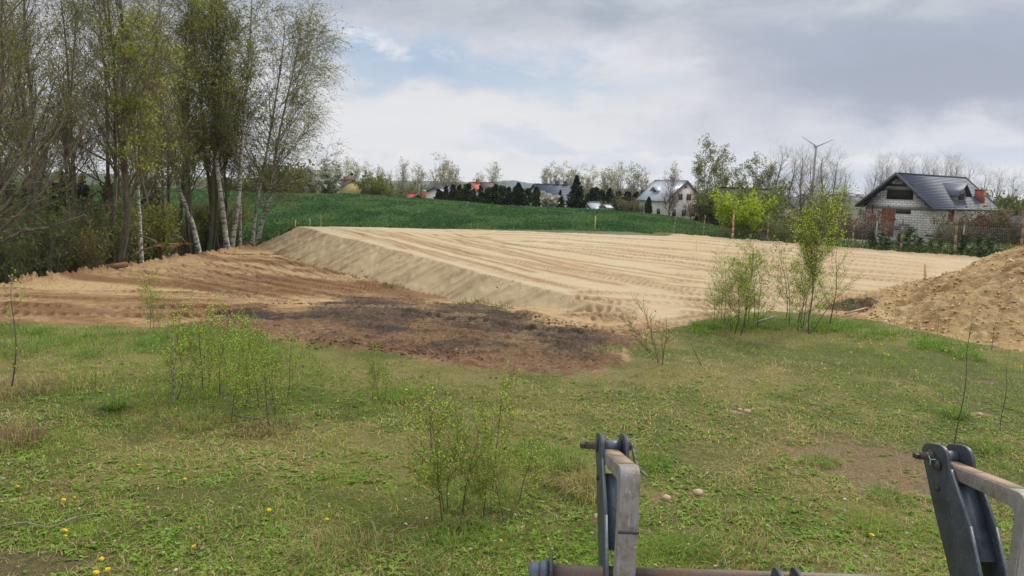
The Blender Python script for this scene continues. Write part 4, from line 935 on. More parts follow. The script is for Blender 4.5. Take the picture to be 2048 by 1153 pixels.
put_stuff('straw_litter', [blades(100000, 3.2, 18.2, 1.35, .12, .0038, ((.26, .23, .07), (.42, .35, .15)), .5, lie=True, gfun=lambda x, y: np.clip(.55+field(dry_spots, x, y)-.6*field(green_spots, x, y), .1, 1))], M_dry)
# tall tussocks of old grass: long arching blades around centres
def tussock(px, py, n, h, rad, c1, c2, p=.5):
    x0, y0 = G(px, py); a = g.random(n)*6.283; r_ = rad*np.sqrt(g.random(n)); x = x0+np.cos(a)*r_; y = y0+np.sin(a)*r_; z = lookup(x, y)-.01
    a2 = a+.8*g.normal(size=n); hh = h*(.5+.7*g.random(n)); ln = .3+.9*g.random(n)
    d = np.stack([np.cos(a2), np.sin(a2), 0*a], 1); s_ = np.stack([-np.sin(a2), np.cos(a2), 0*a], 1); sw = s_*(.0045*(1+.4*g.random(n))*max(1, y0/8))[:, None]/2
    b0 = np.stack([x, y, z], 1); e = np.array([0, 0, 1.])
    p1 = b0+d*(hh*ln*.35)[:, None]+e*(hh*.6)[:, None]; p2 = b0+d*(hh*ln)[:, None]+e*(hh*(1-.55*ln))[:, None]
    V = np.stack([b0-sw, b0+sw, p1+sw*.8, p1-sw*.8, p2+sw*.1, p2-sw*.1], 1).reshape(-1, 3); o = np.arange(n)*6
    c = np.where((g.random(n) < p)[:, None], np.array(c1)[None], np.array(c2)[None])*(.7+.5*g.random((n, 1)))
    return V, np.concatenate([np.stack([o, o+1, o+2, o+3], 1), np.stack([o+3, o+2, o+4, o+5], 1)]), np.repeat(c, 6, 0)
GN = (.15, .27, .04); DY = (.36, .30, .12)
ts = [tussock(*a) for a in [(230, 820, 260, .22, .10, GN, DY, .9), (1110, 930, 700, .20, .30, GN, DY, .85), (1060, 905, 300, .16, .2, GN, DY, .85), (1180, 985, 420, .2, .25, DY, GN, .9), (1130, 960, 380, .22, .28, DY, GN, .85), (700, 1100, 260, .15, .28, DY, GN, .6), (640, 1120, 240, .14, .25, DY, GN, .5), (15, 885, 500, .2, .35, (.26, .17, .10), DY, .7), (30, 780, 450, .16, .5, (.28, .18, .11), DY, .6), (150, 770, 300, .16, .5, DY, GN, .7), (400, 850, 260, .16, .3, DY, GN, .7), (1300, 930, 260, .13, .2, GN, DY, .9), (1490, 1110, 300, .14, .3, DY, GN, .7), (1640, 925, 260, .11, .2, GN, DY, .8), (1910, 835, 220, .18, .15, GN, DY, .95), (1220, 700, 200, .1, .4, GN, DY, .7), (800, 795, 400, .12, .35, GN, DY, .95), (540, 860, 300, .12, .3, (.16, .11, .06), DY, .6), (495, 868, 260, .08, .25, (.12, .08, .045), DY, .7), (115, 980, 160, .06, .15, (.22, .13, .08), DY, .6), (900, 1050, 260, .06, .25, (.16, .10, .06), DY, .6), (960, 1000, 380, .14, .35, GN, DY, .9), (1380, 1100, 260, .12, .2, GN, DY, .9), (920, 1100, 420, .14, .4, GN, DY, .85), (1780, 1000, 220, .12, .2, GN, DY, .8), (1970, 900, 260, .16, .2, GN, DY, .7)]]
for _ in range(70):
    px = g.uniform(1380, 1950); py = np.interp(px, [1380, 1450, 1560, 1740, 1950], [652, 640, 630, 652, 695])+g.uniform(2, 26)
    ts.append(tussock(px, py, 60, .15, .25, (.16, .30, .035), DY, .9))
for _ in range(60):
    px = g.uniform(-40, 640); py = np.interp(px, [0, 400, 640], [652, 660, 694])+g.uniform(2, 60)
    ts.append(tussock(px, py, 60, .13, .3, (.14, .28, .045), DY, .9))
put_stuff('grass_tussocks', ts, M_blade)
# broad leaved weeds close to the camera
def weeds(n):
    x, y = scatter(n, 3.2, 11, 1.5, .9); k = keep_mask(x, y) & (fbm(x*1.3, y*1.3, 3, 131) > -.12); x, y = x[k], y[k]; n = len(x)
    m = 6; X = np.repeat(x, m); Yv = np.repeat(y, m); a = g.random(n*m)*6.283; l = .018+.035*g.random(n*m)*np.repeat(.5+g.random(n), m); t_ = .15+.6*g.random(n*m)
    z = lookup(X, Yv)+.002; d = np.stack([np.cos(a)*np.cos(t_), np.sin(a)*np.cos(t_), np.sin(t_)], 1); s_ = np.stack([-np.sin(a), np.cos(a), 0*a], 1)
    b = np.stack([X, Yv, z], 1)+d*(.004*g.random((n*m, 1))); w = (l*.27)[:, None]; L_ = l[:, None]
    V = np.stack([b, b+d*L_*.5+s_*w, b+d*L_+np.array([0, 0, -.25])*L_, b+d*L_*.5-s_*w], 1).reshape(-1, 3)
    c = np.repeat(np.array((.15, .26, .035))[None]*(.7+.7*g.random((n, 1))), m, 0)*(.85+.3*g.random((n*m, 1)))
    return V, np.arange(n*m*4).reshape(-1, 4), np.repeat(c, 4, 0)
put_stuff('meadow_weeds', [weeds(20000)], M_blade)
def scraps(n, y1, size, pal):
    x, y = scatter(n, 3.2, y1, 1.5, .95); k = keep_mask(x, y); x, y = x[k], y[k]; n = len(x)
    b = np.stack([x, y, lookup(x, y)+.012+.02*g.random(n)], 1); d = unit(g.normal(size=(n, 3))*np.array([1, 1, .25])); s_ = unit(np.cross(d, g.normal(size=(n, 3))+np.array([0, 0, 2.])))
    l = (size*(.4+g.random(n)))[:, None]; V = np.stack([b-d*l, b+s_*l*.5, b+d*l, b-s_*l*.5+np.array([0, 0, .2])*l], 1).reshape(-1, 3)
    p_ = np.array(pal)[g.integers(0, len(pal), n)]*(.75+.4*g.random((n, 1)))
    return V, np.arange(n*4).reshape(-1, 4), np.repeat(p_, 4, 0)
put_stuff('dead_leaves', [scraps(10000, 16, .015, [(.30, .22, .15), (.22, .14, .08), (.40, .35, .28), (.14, .09, .05), (.36, .28, .2), (.38, .35, .3)])], M_dry)
# clods on dirt, mud and the heap foot
def clods(n, region, size, pal, yr):
    lo = np.min(region, 0); hi = np.max(region, 0)
    x = g.uniform(lo[0], hi[0], n); y = g.uniform(lo[1], hi[1], n); k = (sdf(region, x, y) < -.05) & (fbm(x*1.2, y*1.2, 3, 151) > -.1); x, y = x[k], y[k]; n = len(x)
    s_ = size*(.25+g.random(n)**3*1.6); c0 = np.stack([x, y, lookup(x, y)+s_*.15], 1)
    oc_ = np.array([(1, 0, 0), (0, 1, 0), (-1, 0, 0), (0, -1, 0), (0, 0, .8), (0, 0, -.8)], float)
    V = c0[:, None]+oc_[None]*(s_[:, None, None]*(.6+.7*g.random((n, 6, 1))))
    T = np.array([(0, 1, 4), (1, 2, 4), (2, 3, 4), (3, 0, 4), (1, 0, 5), (2, 1, 5), (3, 2, 5), (0, 3, 5)]); Fq = (np.arange(n)[:, None, None]*6+T[None]).reshape(-1, 3)
    c = np.array(pal)[g.integers(0, len(pal), n)]*(.7+.5*g.random((n, 1)))
    return V.reshape(-1, 3), Fq, np.repeat(c, 6, 0)
M_clod = colmat('earth_clods', .95, (), ())
put_stuff('mud_clods', [clods(12000, MUD, .013, [(.10, .06, .035), (.05, .035, .025), (.2, .11, .055), (.26, .17, .09)], 0)], M_clod)
DR = poly([(-60, 566), (100, 552), (200, 542), (300, 529), (430, 508), (540, 505), (620, 540), (700, 575), (600, 612), (440, 625), (380, 650), (0, 643), (-60, 640)])
put_stuff('dirt_clods', [clods(9000, DR, .014, [(.22, .12, .055), (.15, .08, .04), (.3, .19, .09)], 0)], M_clod)
rim = []
for (a, b, n, sz) in [((600, 454), (735, 489), 160, .02), ((735, 489), (933, 551), 260, .018), ((933, 551), (1140, 592), 300, .014)]:
    q0 = np.array(G(*a)); q1 = np.array(G(*b)); dd = (q1-q0)/np.linalg.norm(q1-q0); nn = np.array([-dd[1], dd[0]])*.3
    rim.append(clods(n*4, [tuple(q0-nn), tuple(q1-nn), tuple(q1+nn), tuple(q0+nn)], sz*1.3, [(.30, .20, .11), (.22, .14, .075), (.4, .29, .17)], 0))
for (a, b, n) in [((0, 570), (200, 543), 260), ((200, 543), (430, 509), 420), ((430, 509), (560, 506), 260), ((560, 512), (680, 548), 120), ((690, 545), (822, 583), 120), ((500, 612), (660, 606), 100), ((620, 690), (1000, 715), 260), ((1000, 625), (1240, 668), 300), ((560, 676), (830, 708), 160)]:
    q0 = np.array(G(*a)); q1 = np.array(G(*b)); dd = (q1-q0)/np.linalg.norm(q1-q0); nn = np.array([-dd[1], dd[0]])*.35
    rim.append(clods(n*7, [tuple(q0-nn), tuple(q1-nn), tuple(q1+nn), tuple(q0+nn)], .024, [(.16, .085, .04), (.24, .13, .06), (.10, .06, .035)], 0))
put_stuff('earth_crumbs', rim, M_clod)
# the crop: leafy tufts over the field
def crop(n):
    y = (44.0**-.6+(112.0**-.6-44.0**-.6)*g.random(n))**(1/-.6); x = (g.random(n)*2-1)*.8*y
    df_ = y-np.interp(x, [p[0] for p in PADF], [p[1] for p in PADF])
    k = (df_ > .15) & (x < 15+.12*(y-46)+1.2*g.normal(size=n)) & ~((x < -15.7) & (y < 49)); x, y = x[k], y[k]; n = len(x); z = lookup(x, y)
    a = g.random(n)*6.283; hh = .10+.16*g.random(n)+.10*fbm(x*.8, y*.4, 3, 161); w = (.05+.07*g.random(n))*np.clip(y/55, 1, 2)
    b = np.stack([x, y, z-.02], 1); s_ = np.stack([np.cos(a), np.sin(a), 0*a], 1)*w[:, None]; u_ = np.stack([.3*np.sin(a*3)*hh, .3*np.cos(a*5)*hh, hh], 1)
    V = np.stack([b-s_*.4, b+u_*.55+s_, b+u_, b+u_*.5-s_], 1).reshape(-1, 3)
    t_ = sm(-.3, .35, fbm(x*.35, y*.15, 4, 171)); c = 1.15*(np.array((.050, .112, .038))[None]*(1-t_[:, None])+np.array((.095, .165, .055))[None]*t_[:, None])*(.6+.8*g.random((n, 1)))
    return V, np.arange(n*4).reshape(-1, 4), np.repeat(c, 4, 0)
put_stuff('crop_plants', [crop(190000)], M_blade)
# rough grass of the verge and around the gardens
def rough(n):
    y = 33+g.random(n)**1.3*70; x = 8+g.random(n)*(.85*y); df_ = y-np.interp(x, [p[0] for p in PADF], [p[1] for p in PADF])
    k = (df_ > .35) & (x > 13+.12*(y-46)-1.5); x, y = x[k], y[k]; n = len(x); z = lookup(x, y); a = g.random(n)*6.283
    hh = .12+.2*g.random(n)**2; w = .035+.03*g.random(n); b = np.stack([x, y, z-.02], 1); s_ = np.stack([np.cos(a), np.sin(a), 0*a], 1)*w[:, None]; u_ = np.stack([.2*np.sin(a*3)*hh, .2*np.cos(a*5)*hh, hh], 1)
    V = np.stack([b-s_, b+s_, b+u_+s_*.2, b+u_-s_*.2], 1).reshape(-1, 3)
    c = np.where((g.random(n) < .7)[:, None], np.array((.085, .15, .03))[None], np.array((.22, .19, .09))[None])*(.6+.7*g.random((n, 1)))
    return V, np.arange(n*4).reshape(-1, 4), np.repeat(c, 4, 0)
put_stuff('verge_grass', [rough(60000)], M_blade)

# dandelions: every flower one can count
dm = M_yel = simple('dandelion_yellow', (.85, .60, .015), .7, .15, 40); M_stemg = simple('flower_stem', (.12, .2, .05), .8, .2, 20)
def dandelion():
    root = thing('dandelion', 'x', 'flower')
    b = MB(); b.tube((0, 0, -.005), (.004, .002, .055), .0016, .0013, 5); b.build('stem', M_stemg, root)
    V = []; Fq = []
    for ring, (nr, rr_, zz, hh) in enumerate([(20, .021, .056, .004), (16, .016, .060, .006), (10, .010, .063, .006)]):
        for i in range(nr):
            a = 2*math.pi*(i+ring*.4)/nr; da = 2*math.pi/nr*.42; o = len(V)
            V += [(0, 0, zz-.004), (rr_*.8*math.cos(a-da), rr_*.8*math.sin(a-da), zz+hh*.4), (rr_*math.cos(a), rr_*math.sin(a), zz+hh*.5), (rr_*.8*math.cos(a+da), rr_*.8*math.sin(a+da), zz+hh*.6)]
            Fq.append((o, o+1, o+2, o+3))
    link('flower_head', mesh_np('flower_head', np.array(V), [np.array(Fq)], [M_yel]), root)
    return root
D = [(123, 1074, 2.0, 'largest dandelion, in the left foreground'), (131, 1080, 1.0, 'small dandelion touching the largest one in the left foreground'), (222, 1144, 1.5, 'dandelion at the bottom edge, right of the largest one'), (193, 1150, 1.2, 'dandelion cut by the bottom edge of the photo'), (203, 1120, .9, ''), (126, 1003, 1.2, ''), (144, 999, 1.0, ''), (38, 978, 1.2, 'dandelion alone at the left edge'), (394, 1097, 1.2, 'dandelion standing alone in the lower left middle'), (655, 1044, 1.0, 'dandelion alone below the centre'), (539, 1021, 1.1, ''), (369, 960, .9, ''), (276, 973, .7, ''), (278, 932, .7, ''), (82, 911, .7, ''), (752, 798, 1.4, 'dandelion at the foot of the slim sapling left of the centre'), (1067, 930, .9, ''), (1739, 1080, 1.9, 'dandelion between the two loader arms'), (1887, 1127, 1.2, 'dandelion left of the right loader arm at the bottom'), (1605, 818, 1.3, 'dandelion alone on the right beyond the loader'), (1526, 758, 1.1, ''), (1649, 737, 1.2, ''), (1699, 703, 1.5, ''), (1663, 678, 1.5, ''), (1661, 682, 1.2, ''), (1648, 677, 1.1, ''), (1740, 680, 1.6, ''), (1742, 684, 1.2, ''), (1717, 686, 1.3, ''), (1759, 686, 1.2, ''), (1718, 691, 1.0, ''), (1762, 672, 1.1, ''), (1796, 669, 1.3, ''), (1784, 671, 1.0, ''), (1769, 706, 1.4, ''), (1774, 707, 1.2, ''), (1790, 712, 1.1, ''), (1802, 688, .9, ''), (1890, 701, 1.5, ''), (1953, 700, 1.5, ''), (1962, 699, 1.5, ''), (1905, 715, 1.2, ''), (1906, 685, 1.0, ''), (1928, 719, 1.0, ''), (1933, 679, 1.1, ''), (2030, 727, .9, ''), (2042, 731, 1.2, ''), (1830, 738, .9, ''), (1895, 803, .7, ''), (1000, 1085, .6, ''), (1613, 684, 1.1, ''), (1587, 680, .9, ''), (1680, 675, 1.0, '')]
d0 = dandelion()
for i, (px, py, s, lb) in enumerate(D):
    o = d0 if i == 0 else copy_tree(d0)
    x, y = G(px, py+8); z = float(lookup(np.array([x]), np.array([y]))[0]); o.location = (x, y, z); s = .5+.42*s; o.scale = (s,)*3; o.rotation_euler = (R(-14+10*math.sin(i*3)), R(9*math.cos(i*5)), i)
    tag(o, lb or 'yellow dandelion in flower in the meadow grass, one of many alike', 'flower', 'dandelions of the foreground' if lb else 'small dandelions dotted over the meadow')
# ================= BUILDINGS =================
M_glass = simple('dark_window_glass', (.03, .035, .04), .12, .1, 2)
M_white = simple('white_frame', (.62, .62, .60), .6, .1, 8)
M_yellow = simple('yellow_render', (.62, .50, .22), .9, .12, 1.5)
M_wrend = simple('pale_render', (.60, .56, .52), .9, .16, 1.2)
M_brickred = simple('red_brick', (.30, .09, .05), .9, .3, 7)
M_darkwood = simple('dark_timber', (.045, .032, .025), .85, .4, 4)
M_boards = simple('pale_boards', (.42, .37, .28), .9, .35, 4, stretch=(6, 6, .4))
M_concrete = simple('raw_concrete', (.30, .29, .27), .95, .2, 2.5)
M_soffit = simple('grey_soffit', (.10, .10, .11), .8, .2, 3)
def roofmat(name, c, var=.2, rough=.5, c2=None): return simple(name, c, rough, var, 1.6, c2=c2)
M_slate = roofmat('slate_grey_roofing', (.034, .050, .088), .2, .6)
M_purple = roofmat('purple_brown_roofing', (.075, .05, .06), .25, .5)
M_redroof = roofmat('red_sheet_roofing', (.42, .05, .05), .15, .5)
M_orange = roofmat('orange_tiles', (.42, .11, .06), .2, .7)
M_brownroof = roofmat('brown_tiles', (.09, .05, .045), .2, .7)
M_blueroof = roofmat('blue_grey_roofing', (.10, .13, .19), .12, .5)
M_metal = roofmat('pale_metal_roofing', (.34, .38, .44), .12, .4)
M_olive = roofmat('mossy_olive_roofing', (.055, .065, .025), .35, .9, c2=(.03, .035, .02))
M_lowgrey = roofmat('grey_tiles', (.025, .024, .022), .3, 1)
def blocks():
    m, nt, bs = mat('aerated_blocks')
    v = coords(nt, (1, 1, 1)); sx_ = nt.nodes.new('ShaderNodeSeparateXYZ'); nt.links.new(v, sx_.inputs[0])
    cb = nt.nodes.new('ShaderNodeCombineXYZ'); nt.links.new(mth(nt, 'ADD', sx_.outputs[0], sx_.outputs[1]), cb.inputs[0]); nt.links.new(sx_.outputs[2], cb.inputs[1])
    b = nt.nodes.new('ShaderNodeTexBrick'); nt.links.new(cb.outputs[0], b.inputs['Vector'])
    b.inputs['Scale'].default_value = 1; b.inputs['Brick Width'].default_value = .62; b.inputs['Row Height'].default_value = .26; b.inputs['Mortar Size'].default_value = .022; b.inputs['Mortar Smooth'].default_value = .2
    b.inputs['Color1'].default_value = (.80, .78, .75, 1); b.inputs['Color2'].default_value = (.68, .66, .63, 1); b.inputs['Mortar'].default_value = (.16, .15, .14, 1)
    n = noise(nt, v, .8, 4, .6); c = mix(nt, b.outputs[0], (.50, .48, .45), ramp(nt, n, [(.55, (0, 0, 0)), (.75, (.7, .7, .7))]))
    nt.links.new(c, bs.inputs['Base Color']); bs.inputs['Roughness'].default_value = .95; return m
M_block = blocks()
def slab(b, hw0, z0, hw1, z1, x0, x1, sgn, th, m=0, courses=0):
    """one roof slope from (y=hw0,z0) down to (y=hw1,z1)"""
    n = max(1, courses)
    for i in range(n):
        a = i/n; c = (i+1)/n; e = .06 if courses else 0
        ya, za = hw0+(hw1-hw0)*a, z0+(z1-z0)*a; yb, zb = hw0+(hw1-hw0)*c, z0+(z1-z0)*c
        up_ = .055 if courses else 0
        V = [(x0, sgn*ya, za), (x1, sgn*ya, za), (x1, sgn*yb, zb+up_), (x0, sgn*yb, zb+up_)]
        lo = [(p[0], p[1], p[2]-th) for p in V]
        b.hexa(lo, V, m)
def house(name, label, A, B, hw, rise, zb, roofm, wallm, ohg=.4, ohe=.4, courses=0, openings=(), chim=(), dorm=(), hip=False, cat='house', th=.16, gm=None):
    A = Vector(A); B = Vector(B); d = Vector((B.x-A.x, B.y-A.y, 0)); l = d.length; rz = math.atan2(d.y, d.x); mid = (A+B)/2
    zr = (A.z+B.z)/2-zb; ze = zr-rise
    root = thing(name, label, cat, (mid.x, mid.y, zb), rz)
    x0, x1 = -l/2, l/2; wy = hw-ohe; k = rise/hw; zw = zr-th*1.3-k*wy     # wall top
    b = MB(); xa, xb = x0+ohg+(hw if hip else 0)*0, x1-ohg
    if not hip:
        prof = [(-wy, -.3), (wy, -.3), (wy, zw), (0, zr-th*1.3), (-wy, zw)]
    else: prof = [(-wy, -.3), (wy, -.3), (wy, zw), (-wy, zw)]
    if hip: xa = x0-hw+ohe
    b.hexa([(xa, y, z) for y, z in prof], [(xb, y, z) for y, z in prof]); b.build('wall', wallm, root)
    b = MB()
    for sgn in (-1, 1):
        slab(b, 0.0, zr, hw, ze, x0, x1, sgn, th, 0, courses)
    if hip:
        b.hexa([(x0, 0, zr-th), (x0, -hw, ze-th), (x0-hw, -hw, ze-th), (x0-hw, hw, ze-th), (x0, hw, ze-th)], [(x0+.01, 0, zr), (x0+.01, -hw, ze), (x0-hw, -hw, ze), (x0-hw, hw, ze), (x0+.01, hw, ze)])
    if not hip: b.bar((x0, 0, zr+.03), (x1, 0, zr+.03), .24, .10)
    rf = b.build('roof', roofm, root)
    # verge boards
    if not hip:
        for x in (x0-.02, x1+.02):
            b = MB()
            for sgn in (-1, 1): b.bar((x, 0, zr-.02), (x, sgn*(hw+.02), ze-.02), .05, .26)
            b.build('verge_board', M_soffit, root)
    for u, v, w, h, m in chim:
        x = x0+u*l; y = v*hw; zt = zr-abs(v)*rise
        b = MB(); b.box((x-w/2, y-w/2, zt-.6), (x+w/2, y+w/2, zt+h)); c = b.build('chimney', m, rf)
        b = MB(); b.box((x-w/2-.07, y-w/2-.07, zt+h), (x+w/2+.07, y+w/2+.07, zt+h+.09)); b.build('chimney_cap', M_concrete if m is not M_slate else M_slate, rf)
    for op in openings:
        side, u, z, w, h = op[:5]; pm = op[5] if len(op) > 5 else M_glass; fm = op[6] if len(op) > 6 else M_white; nmn = op[7] if len(op) > 7 else 'window'
        def place(b_, w_, h_, pr, dp):
            if side in 'AB':
                x = xa if side == 'A' else xb; s = -1 if side == 'A' else 1
                b_.box((min(x+s*pr, x+s*(pr-dp)), u-w_/2, z-h_/2), (max(x+s*pr, x+s*(pr-dp)), u+w_/2, z+h_/2))
            else:
                s = -1 if side == 'L' else 1; y = s*wy
                b_.box((u-w_/2, min(y+s*pr, y+s*(pr-dp)), z-h_/2), (u+w_/2, max(y+s*pr, y+s*(pr-dp)), z+h_/2))
        b = MB(); place(b, w, h, .03, .06); fr = b.build(nmn, fm, root)
        b = MB()
        if w > 1.0 and nmn == 'window':
            for q in (-1, 1):
                uu = u; u = uu+q*w*.235; place(b, w*.42, h-.16, .045, .03); u = uu
        else: place(b, w-.14, h-.14, .045, .03)
        if nmn == 'window': b.build('pane', pm, fr)
    for (u, side, w, v0, v1, hh, m, dk) in dorm:     # gabled dormer on a slope: v0 ridge start (fraction), v1 front (fraction)
        s = -1 if side == 'L' else 1; x = x0+u*l; y1 = s*hw*v1; zs1 = zr-rise*v1
        zt = zs1+hh; y0 = s*hw*((zr-zt)/rise); rr_ = w*.5*.85
        b = MB(); b.hexa([(x-w/2+.15, y1, zs1-.2), (x+w/2-.15, y1, zs1-.2), (x+w/2-.15, y1, zt-rr_), (x, y1, zt-.12), (x-w/2+.15, y1, zt-rr_)], [(x-w/2+.15, y0, zs1-.2), (x+w/2-.15, y0, zs1-.2), (x+w/2-.15, y0, zt-rr_), (x, y0, zt-.12), (x-w/2+.15, y0, zt-rr_)])
        dm_ = b.build('dormer', m, root)
        b = MB(); yf = y1+s*.5
        for q in (-1, 1):
            V = [(x, yf, zt), (x+q*(w/2+.12), yf, zt-rr_-.12), (x+q*(w/2+.12), y0+(y1-y0)*.55, zt-rr_-.12), (x, y0-s*.1, zt)]
            b.hexa([(p[0], p[1], p[2]-.1) for p in V], V)
        b.build('dormer_roof', roofm, dm_)
        b = MB(); b.box((x-w*.22, min(y1, y1+s*.04), zs1+.1), (x+w*.22, max(y1, y1+s*.04), zs1+hh*.42)); b.build('dormer_window', dk, dm_)
    return root, (x0, x1, wy, zr, ze, zw)

# --- unfinished block house ---
A = P(1792, 346.6, 82); Bq = P(1931, 356.4, 91.4); zb = -1.9
hz, (x0, x1, wy, zr, ze, zw) = house('block_house', 'unfinished house of white aerated blocks under a dark slate grey metal tile roof', A, Vector((Bq.x, Bq.y, A.z)), 4.3, 3.75, zb, M_slate, M_block, 1.1, .75, 22,
    chim=[(.83, -.70, .85, 1.15, M_brickred)], dorm=[(.52, 'L', 2.9, .2, .74, 1.9, M_boards, M_darkwood)])
xa = x0+1.1
def part(nm, m, a, b_, par=hz):
    b = MB(); b.box(a, b_); return b.build(nm, m, par)
part('ring_beam', M_concrete, (xa-.05, -wy-.05, zw-.62), (x1-1.0, wy+.05, zw-.28))
w_ = part('window', M_darkwood, (xa-.05, -1.55, zw+.45), (xa+.05, 1.35, zw+1.5))
for q in (-1.42, -.02): part('pane', simple('dark_matt_pane', (.025, .02, .018), .8, .3, 6), (xa-.075, q, zw+.6), (xa-.055, q+1.24, zw+1.38), w_)  # window glass painted matt dark, unlit and without sky reflection
part('lintel', M_concrete, (xa-.04, -1.9, zw+1.5), (xa+.02, 1.7, zw+1.72))
part('tie_beam', M_darkwood, (xa-.35, -1.55, zw+1.95), (xa-.2, 1.55, zw+2.12))
part('brick_panel', simple('brown_red_brick', (.20, .07, .045), .9, .35, 6), (xa-.06, .2, .2), (xa, 1.75, zw-.64))
part('dark_opening', M_darkwood, (xa-.03, -1.5, zw-1.1), (xa+.02, .16, zw-.64))  # dark slab on the wall stands for the unlit opening
part('side_opening', simple('dark_brown_board', (.16, .07, .05), .9, .3, 4), (x0+5.2, -wy-.05, .4), (x0+6.4, -wy+.05, zw-.64))
b = MB()
for i, (u, z, w, h) in enumerate([(-1.2, .9, 1.5, .26), (-1.0, 1.16, 2.1, .26), (-.7, 1.42, 2.2, .26), (-.9, 1.68, 1.2, .24), (-.1, 1.16, .7, .26), (-1.7, 1.42, .5, .26)]): b.box((xa-.035, u-w/2, z), (xa-.002+i*.0006, u+w/2, z+h*.97))
b.build('grey_render_patch', simple('grey_mortar_patch', (.17, .17, .175), .95, .1, 6), hz)
for y in (2.6, 3.35): part('porch_post', M_darkwood, (xa-.5, y-.06, -.2), (xa-.38, y+.06, zw-.3))
part('plinth', M_concrete, (xa-.07, -wy-.07, -.35), (x1-1.0, wy+.07, .35))
b = MB()
for i in range(9): b.bar((xa-.1, -3.4+i*.85, zr-.35-abs(-3.4+i*.85)*3.75/4.3), (x0+.05, -3.4+i*.85, zr-.35-abs(-3.4+i*.85)*3.75/4.3), .1, .14)
b.build('rafters', M_darkwood, hz)
t_ = P(1751, 456, 76); b = MB(); b.box((-.55, -.45, 0), (.55, .45, 1.35)); b.box((-.6, -.5, 0), (.6, .5, .14), 0); pl_ = b.build('wrapped_pallet', simple('white_wrap', (.66, .68, .70), .4, .1, 5), None, (t_.x, 76, HS(t_.x, 76)), bevel=.06); tag(pl_, 'white wrapped pallet of blocks standing left of the unfinished house door', 'pallet')

# --- other houses ---
def H2(nm, lb, a, Ya, b_, Yb, hw, rise, rm, wm, zb=None, **kw):
    A = P(*a, Ya); B = P(*b_, Yb); B = Vector((B.x, B.y, A.z)); zb = HS(A.x, Ya) if zb is None else zb
    return house(nm, lb, A, B, hw, rise, zb, rm, wm, **kw)
yh, _ = H2('yellow_house', 'yellow house with purple brown roof, two brick chimneys and a dormer beyond the field', (705, 359), 186, (670, 358), 194, 4.7, 3.3, M_purple, M_yellow, zb=-1.0, ohe=.5, openings=[('A', 0, 5.5, .9, 1.0)], chim=[(.25, .15, .8, 1.1, M_brickred), (.85, .1, .8, 1.1, M_brickred)], dorm=[(.45, 'R', 3.0, .3, .75, 1.6, M_white, M_glass)], courses=8)
rs, _ = H2('red_shed', 'small shed roof of bright red sheet just over the field crest', (836, 387.5), 128, (819, 386.5), 129.5, 1.25, .95, M_redroof, M_darkwood, zb=-1.6, ohg=.15, ohe=.15, cat='shed')
bh, _ = H2('blue_house', 'house with blue grey roof and skylights, half hidden by the dark hedge', (868, 374), 150, (905, 375), 158, 4.2, 2.3, M_blueroof, M_white, zb=-2.2)
_l = 9.3
for u in (-3.6, -2.2):
    b = MB(); z1 = bh['z'] if 'z' in bh else 0
    b.hexa([(u, -1.1, _[3]-1.1*2.3/4.2+.02), (u+.55, -1.1, _[3]-1.1*2.3/4.2+.02), (u+.55, -2.3, _[3]-2.3*2.3/4.2+.02), (u, -2.3, _[3]-2.3*2.3/4.2+.02)], [(u, -1.1, _[3]-1.1*2.3/4.2+.08), (u+.55, -1.1, _[3]-1.1*2.3/4.2+.08), (u+.55, -2.3, _[3]-2.3*2.3/4.2+.08), (u, -2.3, _[3]-2.3*2.3/4.2+.08)]); b.build('skylight', M_white, bh)
q = P(848, 396, 127); b = MB(); b.box((-.35, -.35, -2), (.35, .35, 1.1)); ch_ = thing('chimney_stack', 'brick chimney stack standing between red shed and blue grey roof', 'chimney', (q.x, 127, q.z)); b.build('stack', M_brickred, ch_); b = MB(); b.box((-.25, -.25, 1.1), (.25, .25, 1.32)); b.build('cap', M_white, ch_)
q = P(838, 388, 129); an = thing('antenna_mast', 'thin antenna mast standing behind the red shed', 'antenna', (q.x, 129, q.z-1)); b = MB(); b.tube((0, 0, 0), (0, 0, 2.6), .035, n=6); b.build('mast', M_white, an); b = MB(); b.bar((-.35, 0, 2.55), (.35, 0, 2.62), .03, .03); [b.bar((x_, 0, 2.4), (x_, 0, 2.75), .02, .02) for x_ in (-.3, -.1, .1, .3)]; b.build('aerial', M_white, an)
H2('orange_roof_house', 'house with orange red roof showing above the middle of the hedge', (940, 365), 170, (958, 364.5), 171, 3.0, 1.8, M_orange, M_wrend, zb=-2.5, chim=[(.75, -.1, .6, .8, M_brickred)])
H2('brown_roof_house', 'house with dark brown roof beside the orange roof above the hedge', (961, 365), 176, (987, 366), 178, 3.0, 1.9, M_brownroof, M_wrend, zb=-2.5)
H2('slate_roof_house', 'long slate blue roofed house behind the trimmed thuja, two dark chimneys', (1068, 368), 148, (1142, 370), 153, 4.2, 3.1, M_slate, M_wrend, zb=-3.0, chim=[(.62, .0, .6, .7, M_slate), (.86, .0, .6, .6, M_slate)], openings=[('L', 2.6, 2.6, 1.0, .9)], courses=10)
